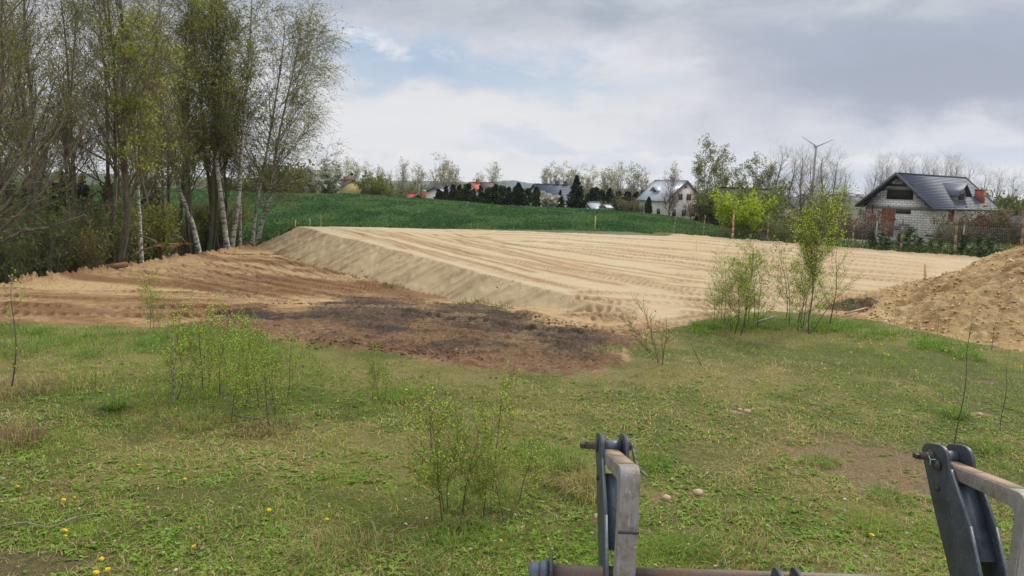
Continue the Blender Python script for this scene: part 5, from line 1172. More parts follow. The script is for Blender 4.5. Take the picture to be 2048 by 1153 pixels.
H2('white_house', 'white two storey house with pale metal roof behind leafless fruit trees', (1375, 362), 128, (1311, 361.5), 135, 4.3, 3.5, M_metal, M_wrend, zb=-3.4, ohe=.5, chim=[(.45, .0, .6, .45, M_concrete)], dorm=[(.62, 'R', 1.7, .3, .62, 1.1, M_wrend, M_glass)],
   openings=[('A', 0, 6.9, .45, .45), ('A', -.9, 5.2, 1.1, 1.1, M_glass, M_boards), ('A', 1.0, 5.2, 1.0, 1.1), ('A', -2.2, 2.5, 1.1, 1.3, M_glass, M_boards), ('A', 0, 2.5, 1.1, 1.3), ('A', 2.3, 2.5, 1.0, 1.3), ('R', -1.5, 2.5, 1.0, 1.3), ('R', 1.5, 2.5, 1.0, 1.3)], courses=0)
H2('olive_roof_house', 'long building with a mossy olive roof behind the birches', (1436, 375), 98, (1543, 375), 101, 5.2, 4.6, M_olive, M_olive, zb=-2.6)
H2('gabled_annexe', 'pale boarded gable annexe at the right end of the olive roof', (1563, 391), 90, (1556, 390), 97, 3.4, 2.9, M_olive, M_boards, zb=-2.4, openings=[('A', 0, 2.6, .8, 1.0, M_glass, M_darkwood)])
lr, (lx0, lx1, lwy, lzr, lze, lzw) = H2('low_grey_building', 'low building with grey tiled hipped roof at the right edge', (1962, 431), 60, (2064, 434), 63, 2.7, 1.75, M_lowgrey, simple('dim_brown_wall', (.14, .11, .085), .95, .3, 2), zb=-1.6, hip=True, courses=0, openings=[('L', -1.2, 1.2, 1.0, .9, M_glass, M_darkwood), ('L', 1.4, 1.2, 1.0, .9, M_glass, M_darkwood)])
H2('metal_shed', 'pale ridged metal shed low behind the crop, right of the big spruce', (1171, 404.5), 118, (1199, 405.5), 119, 1.9, 1.15, M_metal, M_white, zb=-2.6, ohg=.1, ohe=.1, cat='shed', openings=[('L', .6, .9, .7, .8)])
H2('garden_shed', 'low white roofed shed right of the pale metal shed', (1205, 410.5), 117, (1221, 411), 117.5, 1.2, .35, M_white, M_concrete, zb=-2.4, ohg=.1, ohe=.1, cat='shed')
H2('field_barn', 'low red brown barn with a whitish roof glimpsed beyond the grove', (574, 368), 124, (608, 369), 125, 1.6, .35, M_white, M_brickred, zb=-.6, ohg=.2, ohe=.2, cat='barn')
for i, (xa_, xb_, y_, Yd, rm, lb) in enumerate([(1603, 1618, 388, 420, M_brownroof, 'far house with brown roof, left of the turbine foot'), (1640, 1656, 388, 440, M_slate, 'far pale house right of the turbine foot'), (1664, 1678, 389, 430, M_lowgrey, 'far low grey roofed house on the skyline'), (1683, 1706, 386, 400, M_slate, 'far white house with a dark roof, largest on the skyline'), (1712, 1724, 389, 430, M_brownroof, 'far small house nearest the unfinished house roof')]):
    H2('distant_house', lb, (xa_, y_), Yd, (xb_, y_+.5), Yd+3, 3.6, 1.9, rm, M_wrend, zb=P(xa_, y_, Yd).z-4.6, openings=[('L', -1.2, 1.6, .9, .9), ('L', 1.2, 1.6, .9, .9)])
# carport
q0 = P(1541, 430, 76); q1 = P(1603, 431, 74); cp = thing('carport', 'flat dark carport roof on thin posts behind the fence', 'carport', (q0.x, 76, HS(q0.x, 76))); L_ = q1.x-q0.x; zt = q0.z-HS(q0.x, 76)
b = MB(); b.box((0, 0, zt-.35), (L_, 4, zt)); b.build('roof', M_slate, cp)
for x_ in (.1, L_*.5, L_-.15):
    b = MB(); b.box((x_, .05, 0), (x_+.12, .17, zt-.35)); b.build('post', M_darkwood, cp)
b = MB(); b.box((.02, 3.8, 0), (L_-.02, 3.9, zt-.36)); b.build('back_wall', M_boards, cp)
# satellite dish
q = P(1438, 431, 84); sd_ = thing('satellite_dish', 'white satellite dish on a tall thin pole among the birches', 'satellite dish', (q.x, 84, q.z)); b = MB(); b.tube((0, 0, 0), (0, 0, 2.4), .035, n=6); b.build('pole', M_concrete, sd_)
V = [(0, 0, 0)]; Fq = []
for r_ in range(1, 5):
    for i in range(16): V.append((.42*r_/4*math.cos(i*math.pi/8), -.10*(r_/4)**2, .42*r_/4*math.sin(i*math.pi/8)))
T3_ = [(0, 1+i, 1+(i+1) % 16) for i in range(16)]; Q4 = [(1+r_*16+i, 1+r_*16+(i+1) % 16, 1+(r_+1)*16+(i+1) % 16, 1+(r_+1)*16+i) for r_ in range(3) for i in range(16)]
do = link('dish', mesh_np('dish', np.array(V, float), [np.array(T3_), np.array(Q4)], [M_white]), sd_, (0, -.06, 1.55)); do.rotation_euler = (R(-20), 0, R(-35)); so_ = do.modifiers.new('s', 'SOLIDIFY'); so_.thickness = .02
# wind turbine
M_tur = simple('turbine_grey', (.20, .22, .25), .6, .05, 1)
hb = P(1632, 294, 1500); bs0 = P(1627, 392, 1500); tb = thing('wind_turbine', 'pale three bladed wind turbine standing on the skyline above the leafless trees', 'wind turbine', (hb.x, 1500, bs0.z-12))
hh_ = hb.z-bs0.z+12; b = MB(); b.tube((0, 0, 0), (0, 0, hh_-1.5), 3.2, 1.7, 18); b.build('tower', M_tur, tb, smooth=True)
b = MB(); b.box((-2, -3, hh_-2), (2, 8, hh_+2)); b.build('nacelle', M_tur, tb, bevel=.5)
b = MB(); b.tube((0, -3, hh_), (0, -5.5, hh_), 1.9, .6, 12); b.build('hub', M_tur, tb)
for px, py in ((1604, 275), (1662, 281)):
    e_ = P(px, py, 1500)-hb; e_.y = 0; ln_ = 36; e_ = e_.normalized()*ln_
    b = MB(); u_ = Vector((-e_.z, 0, e_.x)).normalized(); o_ = Vector((0, -4.2, hh_))
    b.hexa([o_+u_*1.2-Vector((0, .5, 0)), o_-u_*1.2-Vector((0, .5, 0)), o_-u_*1.2+Vector((0, .5, 0)), o_+u_*1.2+Vector((0, .5, 0))], [o_+e_+u_*.35-Vector((0, .15, 0)), o_+e_-u_*.35-Vector((0, .15, 0)), o_+e_-u_*.35+Vector((0, .15, 0)), o_+e_+u_*.35+Vector((0, .15, 0))]); b.build('blade', M_tur, tb)
b = MB(); e_ = Vector((-.06, 0, -1))*36; u_ = Vector((1, 0, 0)); o_ = Vector((0, -4.2, hh_)); b.hexa([o_+u_*1.2-Vector((0, .5, 0)), o_-u_*1.2-Vector((0, .5, 0)), o_-u_*1.2+Vector((0, .5, 0)), o_+u_*1.2+Vector((0, .5, 0))], [o_+e_+u_*.35-Vector((0, .15, 0)), o_+e_-u_*.35-Vector((0, .15, 0)), o_+e_-u_*.35+Vector((0, .15, 0)), o_+e_+u_*.35+Vector((0, .15, 0))]); b.build('blade', M_tur, tb)
# hills
def hills(name, Y0, prof, c, depth=500, rough_=2.0, seed=3):
    px = np.arange(-900, 2900, 6.); top = np.interp(px, [p[0] for p in prof], [p[1] for p in prof])
    V = []; nn = len(px)
    for j in range(5):
        yy = Y0+depth*j/4
        for i in range(nn):
            pt = P(px[i], top[i], Y0+depth*.5); zt_ = pt.z; xx = pt.x*yy/(Y0+depth*.5)
            f = [-.1, .6, 1, .9, .5][j]; V.append((xx, yy, -12+(zt_+12)*f+(rough_*vn(np.array([xx*.045]), np.array([j*3.1]), seed)[0] if j else 0)+(rough_*.6*vn(np.array([xx*.15]), np.array([j*3.1]), seed)[0] if j else 0)))
    Fq = [(j*nn+i, j*nn+i+1, (j+1)*nn+i+1, (j+1)*nn+i) for j in range(4) for i in range(nn-1)]
    tag(link(name, mesh_np(name, np.array(V, float), [np.array(Fq)], [simple(name+'_forest', c, .95, .3, .03)], smooth=False)), kind='structure')
hills('hills', 1700, [(-900, 330), (0, 350), (500, 357), (740, 361), (860, 363), (960, 365), (1000, 362), (1030, 361), (1055, 366), (1100, 374), (1200, 377), (1400, 382), (1600, 394), (1750, 397), (1900, 402), (2900, 430)], (.045, .07, .075))  # blue in the forest colour is painted distance haze
hills('valley_woods', 420, [(-900, 352), (500, 366), (700, 369), (760, 367), (900, 368), (1050, 375), (1130, 379), (1290, 384), (1500, 400), (2900, 450)], (.05, .06, .03), 120, 1.4, 7)
# woods on the far right
# --- fences ---
M_post = simple('weathered_post', (.24, .17, .12), .95, .35, 3, stretch=(4, 4, .6)); M_torn2 = simple('split_pale_wood', (.42, .29, .17), .9, .3, 6); M_wire = simple('wire', (.12, .12, .11), .6, .1, 5)
fp = [(1348, 471, 435, 46.5, .045), (1407, 476, 431, 45.3, .045), (1464, 479, 433, 43.6, .075), (1535, 485, 432, 42.4, .05), (1706, 497, 434, 40.2, .06), (1803, 505, 437, 38.4, .07), (1911, 513, 433, 36.6, .085), (2044, 510, 436, 34.8, .08)]
fr = P(1706, 497, 40.2); wf = thing('wire_fence', 'wire fence on weathered round timber posts along the back of the sand', 'fence', (fr.x, 40.2, 0))
tops = []
for i, (px, pb, pt, Yd, r_) in enumerate(fp):
    p0 = P(px-(2 if i != 2 else -1), pb, Yd); z0 = HS(p0.x, Yd); p1 = P(px+3, pt, Yd); h_ = p1.z
    o0 = Vector((p0.x-fr.x, Yd-40.2, z0-.2)); o1 = Vector((p1.x-fr.x+.02, Yd-40.2, h_)); tops.append((o0, o1))
    b = MB(); n_ = 5
    for j in range(n_): a_ = o0.lerp(o1, j/n_)+Vector((.012*math.sin(j*2+i), 0, 0)); c_ = o0.lerp(o1, (j+1)/n_)+Vector((.012*math.sin(j*2+2+i), 0, 0)) if j < n_-1 else o1; b.tube(a_, c_, .82*r_*(1-.03*j), .82*r_*(1-.03*(j+1)), 9)
    po = b.build('post', M_torn2 if i == 2 else M_post, wf)
    if i == 2:
        po['label'] = 'pale post with a torn, split top'; b = MB(); b.tube(o1-Vector((0, 0, .15)), o1+Vector((.06, 0, .28)), .035, .006, 6); b.tube(o1-Vector((0, 0, .1)), o1+Vector((-.05, 0, .12)), .03, .006, 6); b.build('splinter', M_torn2, po)
for k in range(7):
    b = MB(); f_ = .18+.12*k
    for (a0, a1), (c0, c1) in zip(tops[:-1], tops[1:]):
        A_ = a0.lerp(a1, f_); C_2 = c0.lerp(c1, f_); mid = (A_+C_2)/2-Vector((0, 0, .03)); b.tube(A_, mid, .004, n=3, cap=False); b.tube(mid, C_2, .004, n=3, cap=False)
    b.build('wire', M_wire, wf)
b = MB(); q = P(1575, 470, 43)
b2 = P(1545, 478, 43.5)
# grey mesh and panel fence further back
pA = P(1672, 462, 49); pB = P(2100, 478, 43); gf_ = thing('panel_fence', 'grey mesh fence on a low concrete base in front of the unfinished house', 'fence', (pA.x, 49, HS(pA.x, 49)-.1))
dv = Vector((pB.x-pA.x, 43-49, 0)); L_ = dv.length; gf_.rotation_euler = (0, 0, math.atan2(dv.y, dv.x)); n_ = int(L_/2.4)
for i in range(n_):
    x_ = i*2.4; b = MB(); b.box((x_+.05, -.03, -.2), (x_+2.35, .03, .28)); b.build('base_panel', M_concrete, gf_)
    b = MB(); b.box((x_-.03, -.04, -.2), (x_+.04, .04, 1.55)); b.build('post', M_concrete, gf_)
    b = MB()
    for k in range(24): b.box((x_+.05+k*.1, -.006, .285), (x_+.057+k*.1, .0, 1.5))
    for k in range(8): b.box((x_+.05, .001, .33+k*.16), (x_+2.35, .007, .337+k*.16))
    b.build('mesh_panel', M_concrete, gf_)
# farther strip of concrete wall near the block house
pA = P(1700, 455, 66); pB = P(1990, 468, 60); cw = thing('garden_wall', 'long low grey concrete wall before the unfinished house', 'wall', (pA.x, 66, HS(pA.x, 66)-.2)); dv = Vector((pB.x-pA.x, 60-66, 0)); cw.rotation_euler = (0, 0, math.atan2(dv.y, dv.x)); zt_ = 1.3
b = MB(); b.box((0, -.08, 0), (dv.length, .08, zt_+.15)); b.build('wall_panel', M_concrete, cw); b = MB(); b.box((-.02, -.11, zt_+.155), (dv.length+.02, .11, zt_+.22)); b.build('coping', M_concrete, cw)
# survey stakes
M_stake = simple('fresh_pine_stake', (.52, .36, .16), .85, .15, 8)
for px, pb, pt, Yd, s_, lb in [(590, 462, 441, 44.8, .03, 'survey stake at the left corner of the sand platform'), (619, 455, 439, 45.5, .02, 'thin stake just right of the corner stake'), (641, 455, 430, 47, .012, 'very thin leaning rod beyond the sand corner'), (1190, 463, 433, 48.4, .035, 'orange brown stake at the far edge of the sand, centre'), (1849, 578, 530, 25.3, .028, 'pine stake standing on the sand left of the heap'), (1392, 505, 482, 36, .008, 'hair thin marker rod on the sand')]:
    p0 = P(px, pb, Yd); p1 = P(px+1, pt, Yd); z0 = HS(p0.x, Yd)-.1
    s0 = thing('wooden_stake', lb, 'stake', (p0.x, Yd, z0), group='stakes marking the sand platform')
    b = MB(); e_ = Vector((p1.x-p0.x, 0, p1.z-z0)); b.hexa([Vector((a*s_, c*s_, 0)) for a, c in ((-1, -1), (1, -1), (1, 1), (-1, 1))], [Vector((a*s_, c*s_, 0))+e_ for a, c in ((-1, -1), (1, -1), (1, 1), (-1, 1))]); b.build('shaft', M_stake, s0)
    b = MB(); b.hexa([Vector((a*s_, c*s_, 0))+e_+Vector((0, 0, .001)) for a, c in ((-1, -1), (1, -1), (1, 1), (-1, 1))], [Vector((a*s_*.7, c*s_*.7, .025))+e_ for a, c in ((-1, -1), (1, -1), (1, 1), (-1, 1))]); b.build('cut_top', simple('pale_end_grain', (.66, .52, .3), .85, .1, 8), s0)
# --- cars behind the heap ---
def car(label, px, pt, Yd, rz, paint, van=False):
    p = P(px, pt, Yd); z0 = HS(p.x, Yd); c = thing('parked_car', label, 'car', (p.x, Yd, z0), rz, 'cars parked behind the sand heap')
    L2, W2 = 2.1, .86; prof = [(-L2, .35), (-L2, .78), (-L2+.12, .92), (-1.05, .98), (-.55, 1.42), (.75, 1.46), (1.45, 1.0), (L2-.1, .9), (L2, .6), (L2, .35)]
    b = MB(); b.hexa([(x, -W2, z) for x, z in prof], [(x, W2, z) for x, z in prof]); b.build('body', paint, c, bevel=.06)
    for s in (-1, 1):
        b = MB(); y = s*(W2+.004); b.hexa([(-.95, y, 1.0), (1.3, y, 1.0), (.72, y, 1.38), (-.5, y, 1.36)], [(-.95, y+s*.01, 1.0), (1.3, y+s*.01, 1.0), (.72, y+s*.01, 1.38), (-.5, y+s*.01, 1.36)]); b.build('side_window', M_glass, c)
        for x in (-1.3, 1.3):
            b = MB(); b.tube((x, s*(W2-.18), .31), (x, s*(W2+.02), .31), .31, n=20); w = b.build('wheel', simple('tyre_rubber', (.02, .02, .02), .9, .1, 5), c)
            b = MB(); b.tube((x, s*(W2+.021), .31), (x, s*(W2+.035), .31), .19, n=14); b.build('rim', M_metal, w)
        b = MB(); b.box((-L2-.012, s*.55-.14, .66), (-L2-.002, s*.55+.14, .78)); b.build('headlight', M_white, c)
    b = MB(); b.hexa([(-1.06, -.7, 1.0), (-1.06, .7, 1.0), (-.60, .62, 1.38), (-.60, -.62, 1.38)], [(-1.09, -.7, 1.0), (-1.09, .7, 1.0), (-.63, .62, 1.38), (-.63, -.62, 1.38)]); b.build('windscreen', M_glass, c)
    return c
car('dark red car half hidden behind the sand heap at the right edge', 2052, 482, 64, .15, simple('dark_red_paint', (.20, .015, .03), .3, .05, 1))
car('white car front showing left of the dark red car', 2013, 484, 66, 1.3, simple('white_paint', (.7, .7, .7), .3, .03, 1))

# ================= HEAPS =================
def heap(name, label, cat, cx, cy, hfun, R0, nr, na, colf, m, seed):
    a = np.linspace(0, 2*math.pi, na, endpoint=False); r = (np.linspace(0, 1, nr)**.9)*R0
    rr_, aa = np.meshgrid(r, a, indexing='ij'); x = cx+rr_*np.cos(aa); y = cy+rr_*np.sin(aa); x = x.ravel(); y = y.ravel()
    zg = H(x, y)-.03; h = hfun(x, y, rr_.ravel()); z = zg+h
    i = np.arange((nr-1)*na); j = i//na; k = i % na; Fq = np.stack([j*na+k, j*na+(k+1) % na, (j+1)*na+(k+1) % na, (j+1)*na+k], 1)
    me = mesh_np(name, np.stack([x-cx, y-cy, z], 1), [Fq[:, ::-1]], [m], None, colf(x, y, h), smooth=True); o = link(name, me, None, (cx, cy, 0)); tag(o, label, cat); return o
M_heap = colmat('heap_sand', detail=((7, .16), (40, .22)), bumps=((18, .05), (70, .02)))
PC = (14.0, 16.5)
def ph(x, y, r):
    dy_ = y-PC[1]; r = np.hypot(x-PC[0], np.where(dy_ < 0, dy_*1.22, dy_)); ang = np.arctan2(y-PC[1], x-PC[0]); Rr = 5.85*(1+.05*np.sin(ang*3+1)+.04*fbm(np.cos(ang)*2, np.sin(ang)*2, 2, 201))
    t = np.clip(1-r/Rr, 0, 1); h = 3.0*t**1.18
    n = fbm(x*.9, y*.9, 4, 211); n2 = fbm(x*3.5, y*3.5, 3, 213); n3 = fbm(x*11, y*11, 3, 217)
    # old slump scarps
    sc_2 = np.maximum(0, fbm(ang*2.2, r*.55, 3, 219))
    return h+(.15*n+.08*(n2-.7*np.abs(n2))+.04*n3+.02*fbm(x*26, y*26, 2, 227)+.55*sc_2*t*(1-t))*sm(0, .12, t)-.02
heap('sand_heap', 'tall heap of orange brown sand at the right edge of the meadow', 'sand heap', PC[0], PC[1], ph, 6.7, 250, 560, lambda x, y, h: lerp(lerp(C(.45, .30, .14), C(.31, .19, .08), sm(-.15, .35, fbm(x*.8, y*.8, 5, 221)+.25*fbm(x*6, y*6, 3, 229))), C(.52, .38, .20), sm(.1, .45, fbm(x*6, y*6, 4, 223))), M_heap, 1)
def heap_crumbs(n):
    a = g.random(n)*6.283; r = 5.7*np.sqrt(g.random(n)); x = PC[0]+r*np.cos(a); y = PC[1]+r*np.sin(a); z = H(x, y)-.03+ph(x, y, r)
    s_ = .008+.035*g.random(n)**4*1.4; oc_ = np.array([(1, 0, 0), (0, 1, 0), (-1, 0, 0), (0, -1, 0), (0, 0, .8), (0, 0, -.8)], float)
    V = np.stack([x, y, z+s_*.2], 1)[:, None]+oc_[None]*(s_[:, None, None]*(.6+.7*g.random((n, 6, 1)))); T_ = np.array([(0, 1, 4), (1, 2, 4), (2, 3, 4), (3, 0, 4), (1, 0, 5), (2, 1, 5), (3, 2, 5), (0, 3, 5)])
    return V.reshape(-1, 3), (np.arange(n)[:, None, None]*6+T_[None]).reshape(-1, 3), np.repeat(np.array([(.45, .31, .145), (.33, .20, .09), (.54, .41, .23)])[g.integers(0, 3, n)]*(.75+.4*g.random((n, 1))), 6, 0)
put_stuff('heap_crumbs', [heap_crumbs(11000)], M_clod)
# stones and lumps at its foot
def lump(x, y, s, m, name, label, grp, cat):
    g1 = np.random.default_rng(int(abs(x*1000+y*77))); V = []
    for j in range(5):
        for i in range(9): 
            th_ = math.pi*(j+.5)/5; V.append((math.cos(i*2*math.pi/9)*math.sin(th_)*(1+.3*g1.normal()*.5), .8*math.sin(i*2*math.pi/9)*math.sin(th_)*(1+.3*g1.normal()*.5), .6*math.cos(th_)*(1+.1*g1.normal())))
    V = np.array(V)*s; Fq = np.array([(j*9+i, (j+1)*9+i, (j+1)*9+(i+1) % 9, j*9+(i+1) % 9) for j in range(4) for i in range(9)]); cap_ = [np.array([[i for i in range(9)]]), np.array([[36+8-i for i in range(9)]])]
    o = link(name, mesh_np(name, V, [Fq]+cap_, [m], smooth=True), None, (x, y, float(lookup(np.array([x]), np.array([y]))[0])+s*.25)); o.rotation_euler = (0, 0, x*9); tag(o, label, cat, grp); return o
M_clodp = simple('pale_clay_lump', (.42, .31, .20), .95, .2, 20, .01); M_rock = simple('grey_stone', (.34, .30, .26), .9, .25, 16, .01)
for px, py, s in [(1962, 691, .05), (1988, 694, .07), (2011, 693, .045), (2026, 697, .065), (2044, 697, .05), (1946, 687, .035), (1912, 682, .03), (2036, 691, .03)]: lump(*G(px, py), s, M_clodp, 'clay_lump', 'pale clay lump lying along the foot of the sand heap', 'clay lumps at the foot of the sand heap', 'lump')
for px, py, s, lb in [(1396, 988, .055, 'largest flat pale stone in the grass right of the left loader arm'), (1332, 1000, .05, 'stone beside the large flat one, nearer the left loader arm'), (1195, 1036, .04, 'pale stone just left of the left loader arm'), (1494, 826, .05, 'pale sandy stone in the mid meadow'), (1480, 822, .04, 'small pale stone touching the mid meadow one'), (1960, 832, .045, 'pale stone right of the bare sapling'), (1690, 1000, .02, 'small white scrap stone in the grass between the loader arms')]: lump(*G(px, py), s, M_clodp if s > .03 else M_white, 'stone', lb, 'stones in the meadow', 'stone')
def soil_heap(px, py, rx, ry, hgt, lb, seed, green):
    cx, cy = G(px, py)
    def hf(x, y, r):
        d = np.hypot((x-cx)/rx, (y-cy)/ry); return hgt*np.clip(1-d, 0, 1)**.9*(1+.5*fbm(x*3, y*3, 3, seed)+.35*fbm(x*9, y*9, 2, seed))-.03
    heap('soil_heap', lb, 'soil heap', cx, cy, hf, max(rx, ry)*1.05, 40, 90, lambda x, y, h: lerp(C(.20, .13, .08), C(*green), sm(-.1, .3, fbm(x*3, y*3, 3, seed+1))), M_mud, seed)
    n = 420; a = g.random(n)*6.283; r_ = np.sqrt(g.random(n)); x = cx+rx*.9*r_*np.cos(a); y = cy+ry*.9*r_*np.sin(a); z = H(x, y)+hgt*(1-r_)**.8*.9
    d = unit(g.normal(size=(n, 3))+np.array([0, 0, .5])); s_ = unit(np.cross(d, g.normal(size=(n, 3)))); l = (.08+.12*g.random(n))[:, None]; b0 = np.stack([x, y, z], 1)
    V = np.stack([b0-s_*.004, b0+s_*.004, b0+d*l+s_*.003, b0+d*l-s_*.003], 1).reshape(-1, 3); return V, np.arange(n*4).reshape(-1, 4), np.repeat(np.where((g.random(n) < .5)[:, None], np.array((.25, .19, .11))[None], np.array((.12, .16, .05))[None]), 4, 0)
rt = [soil_heap(1718, 620, 1.1, .6, .36, 'brown heap of torn turf and roots at the left foot of the sand heap', 301, (.10, .10, .04)), soil_heap(1775, 608, .5, .4, .2, 'small dark turf heap touching the sand heap', 311, (.06, .05, .03)), soil_heap(955, 616, 1.0, .5, .2, 'low grassy turf heap on the mud below the sand bank', 321, (.13, .13, .06))]
put_stuff('turf_roots', rt, M_dry)
# pale pole in the clump grass, root sticks
a = G(1506, 656); c = G(1548, 646); b = MB(); b.tube((0, 0, .10), (c[0]-a[0], c[1]-a[1], .14), .026, .02, 10); tag(b.build('birch_log', M_palet, None, (a[0], a[1], HS(*a))), 'short white birch log lying between the two sapling clumps', 'log')
a = G(1690, 634); c = G(1745, 622); b = MB(); b.tube((0, 0, .08), (c[0]-a[0], c[1]-a[1], .10), .03, .02, 8); tag(b.build('dead_stick', M_clodp, None, (a[0], a[1], HS(*a))), 'pale dead stick lying in front of the turf heap', 'stick')
for i, (p0, p1, r_, lb) in enumerate([((0, 1058), (95, 1063), .008, 'long grey stick lying at the lower left edge'), ((95, 1064), (200, 1035), .007, 'curved grey stick continuing right at the lower left'), ((480, 835), (560, 860), .007, 'thin dry stick near the left sapling group')]):
    a = G(*p0); c = G(*p1); b = MB(); m_ = Vector(((a[0]+c[0])/2-a[0], (a[1]+c[1])/2-a[1]+.03, .05)); b.tube((0, 0, .02), m_, r_, r_*.8, 7); b.tube(m_, (c[0]-a[0], c[1]-a[1], .03), r_*.8, r_*.4, 7); tag(b.build('dead_stick', M_palet, None, (a[0], a[1], HS(*a))), lb, 'stick')
# ================= FRONT LOADER OF THE TRACTOR =================
def steel(name, c, rust, amt, rough, metal, sc=9):
    m, nt, bs = mat(name); v = coords(nt)
    n1 = noise(nt, v, sc, 6, .68); n2 = noise(nt, v, sc*6, 4, .7); n3 = noise(nt, coords(nt, (60, 60, 3)), 3, 3, .7); n4 = noise(nt, coords(nt, (1, 1, 1)), 130, 3, .8)
    f = ramp(nt, mth(nt, 'ADD', mth(nt, 'MULTIPLY', n1, .7), mth(nt, 'MULTIPLY', n2, .3)), [(amt, (0, 0, 0)), (amt+.12, (1, 1, 1))])
    cc_ = mix(nt, c, rust, f); cc_ = mix(nt, cc_, tuple(min(1, x*1.9+.03) for x in c), ramp(nt, n2, [(.62, (0, 0, 0)), (.72, (.6, .6, .6))]))
    cc_ = mix(nt, cc_, tuple(min(1, x*1.6+.02) for x in c), ramp(nt, n3, [(.57, (0, 0, 0)), (.66, (.6, .6, .6))])); cc_ = mix(nt, cc_, (.30, .24, .17), ramp(nt, n4, [(.62, (0, 0, 0)), (.68, (.75, .75, .75))])); cc_ = mix(nt, cc_, tuple(x*.4 for x in c), ramp(nt, n1, [(.30, (.85, .85, .85)), (.50, (0, 0, 0))]))
    nt.links.new(cc_, bs.inputs['Base Color'])
    nt.links.new(ramp(nt, n1, [(.3, (rough-.1,)*3), (.7, (rough+.2,)*3)]), bs.inputs['Roughness']); bs.inputs['Metallic'].default_value = metal
    bump(nt, bs, n2, .0012, .5); return m
M_plate = steel('dark_blue_grey_paint', (.040, .050, .064), (.11, .085, .065), .62, .42, .15)
M_web = steel('blue_grey_web_paint', (.085, .105, .14), (.15, .115, .09), .62, .4, .15)
M_arm = steel('worn_bare_steel', (.23, .22, .205), (.15, .11, .08), .52, .5, .35, 7)
M_pipe = steel('rusty_pipe', (.15, .12, .10), (.22, .115, .06), .48, .6, .3, 7)
M_pin = steel('greasy_pin', (.05, .04, .035), (.09, .05, .03), .5, .5, .4)
M_edge = steel('bright_blue_grey_edge', (.13, .15, .17), (.12, .09, .07), .6, .45, .3)
M_rust = steel('rust_top', (.28, .20, .14), (.32, .20, .13), .5, .7, .1, 6)
def rounded(pts, rad, n=5):
    out = []; N_ = len(pts)
    for i, p in enumerate(pts):
        p = Vector(p); a = Vector(pts[i-1]); c = Vector(pts[(i+1) % N_]); r_ = rad[i]
        if r_ <= 0: out.append(p); continue
        d1 = (a-p).normalized()*r_; d2 = (c-p).normalized()*r_
        for k in range(n+1):
            t = k/n; out.append((p+d1)*(1-t)**2+p*2*t*(1-t)+(p+d2)*t*t)
    return out
ld = thing('front_loader', 'grey steel front loader headstock with two arms in the foreground', 'tractor loader', (0, 2.15, 0))
def T(y, z): return y-2.15, z
# side plate profile in (y, z): far edge / near edge of the leaning plate
PR = rounded([(2.336, 2.012), (2.192, 2.050), (2.170, 1.985), (2.045, 1.86), (1.945, 1.70), (1.85, .45), (2.02, .45), (2.09, 1.66), (2.235, 1.855)], [.055, .05, .018, .05, .05, 0, 0, .04, .03])
def plate(x, th=.012):
    b = MB(); pts = [T(p.x, p.y) for p in PR]
    b.hexa([(x, y, z) for y, z in pts], [(x+th, y, z) for y, z in pts]); o = b.build('side_plate', M_plate, ld, bevel=.0015)
    return o
def edge_strip(par, x, th=.012):
    # brighter blue-grey strip along the near side of a plate
    b = MB(); seg = [(2.166, 1.985), (2.047, 1.86), (1.947, 1.70), (1.902, 1.37)]
    for a, c in zip(seg[:-1], seg[1:]): b.bar((x+th/2, a[0]-2.15-.004, a[1]), (x+th/2, c[0]-2.15-.004, c[1]), th*.7, .004)
    b.build('plate_edge', M_edge, par)
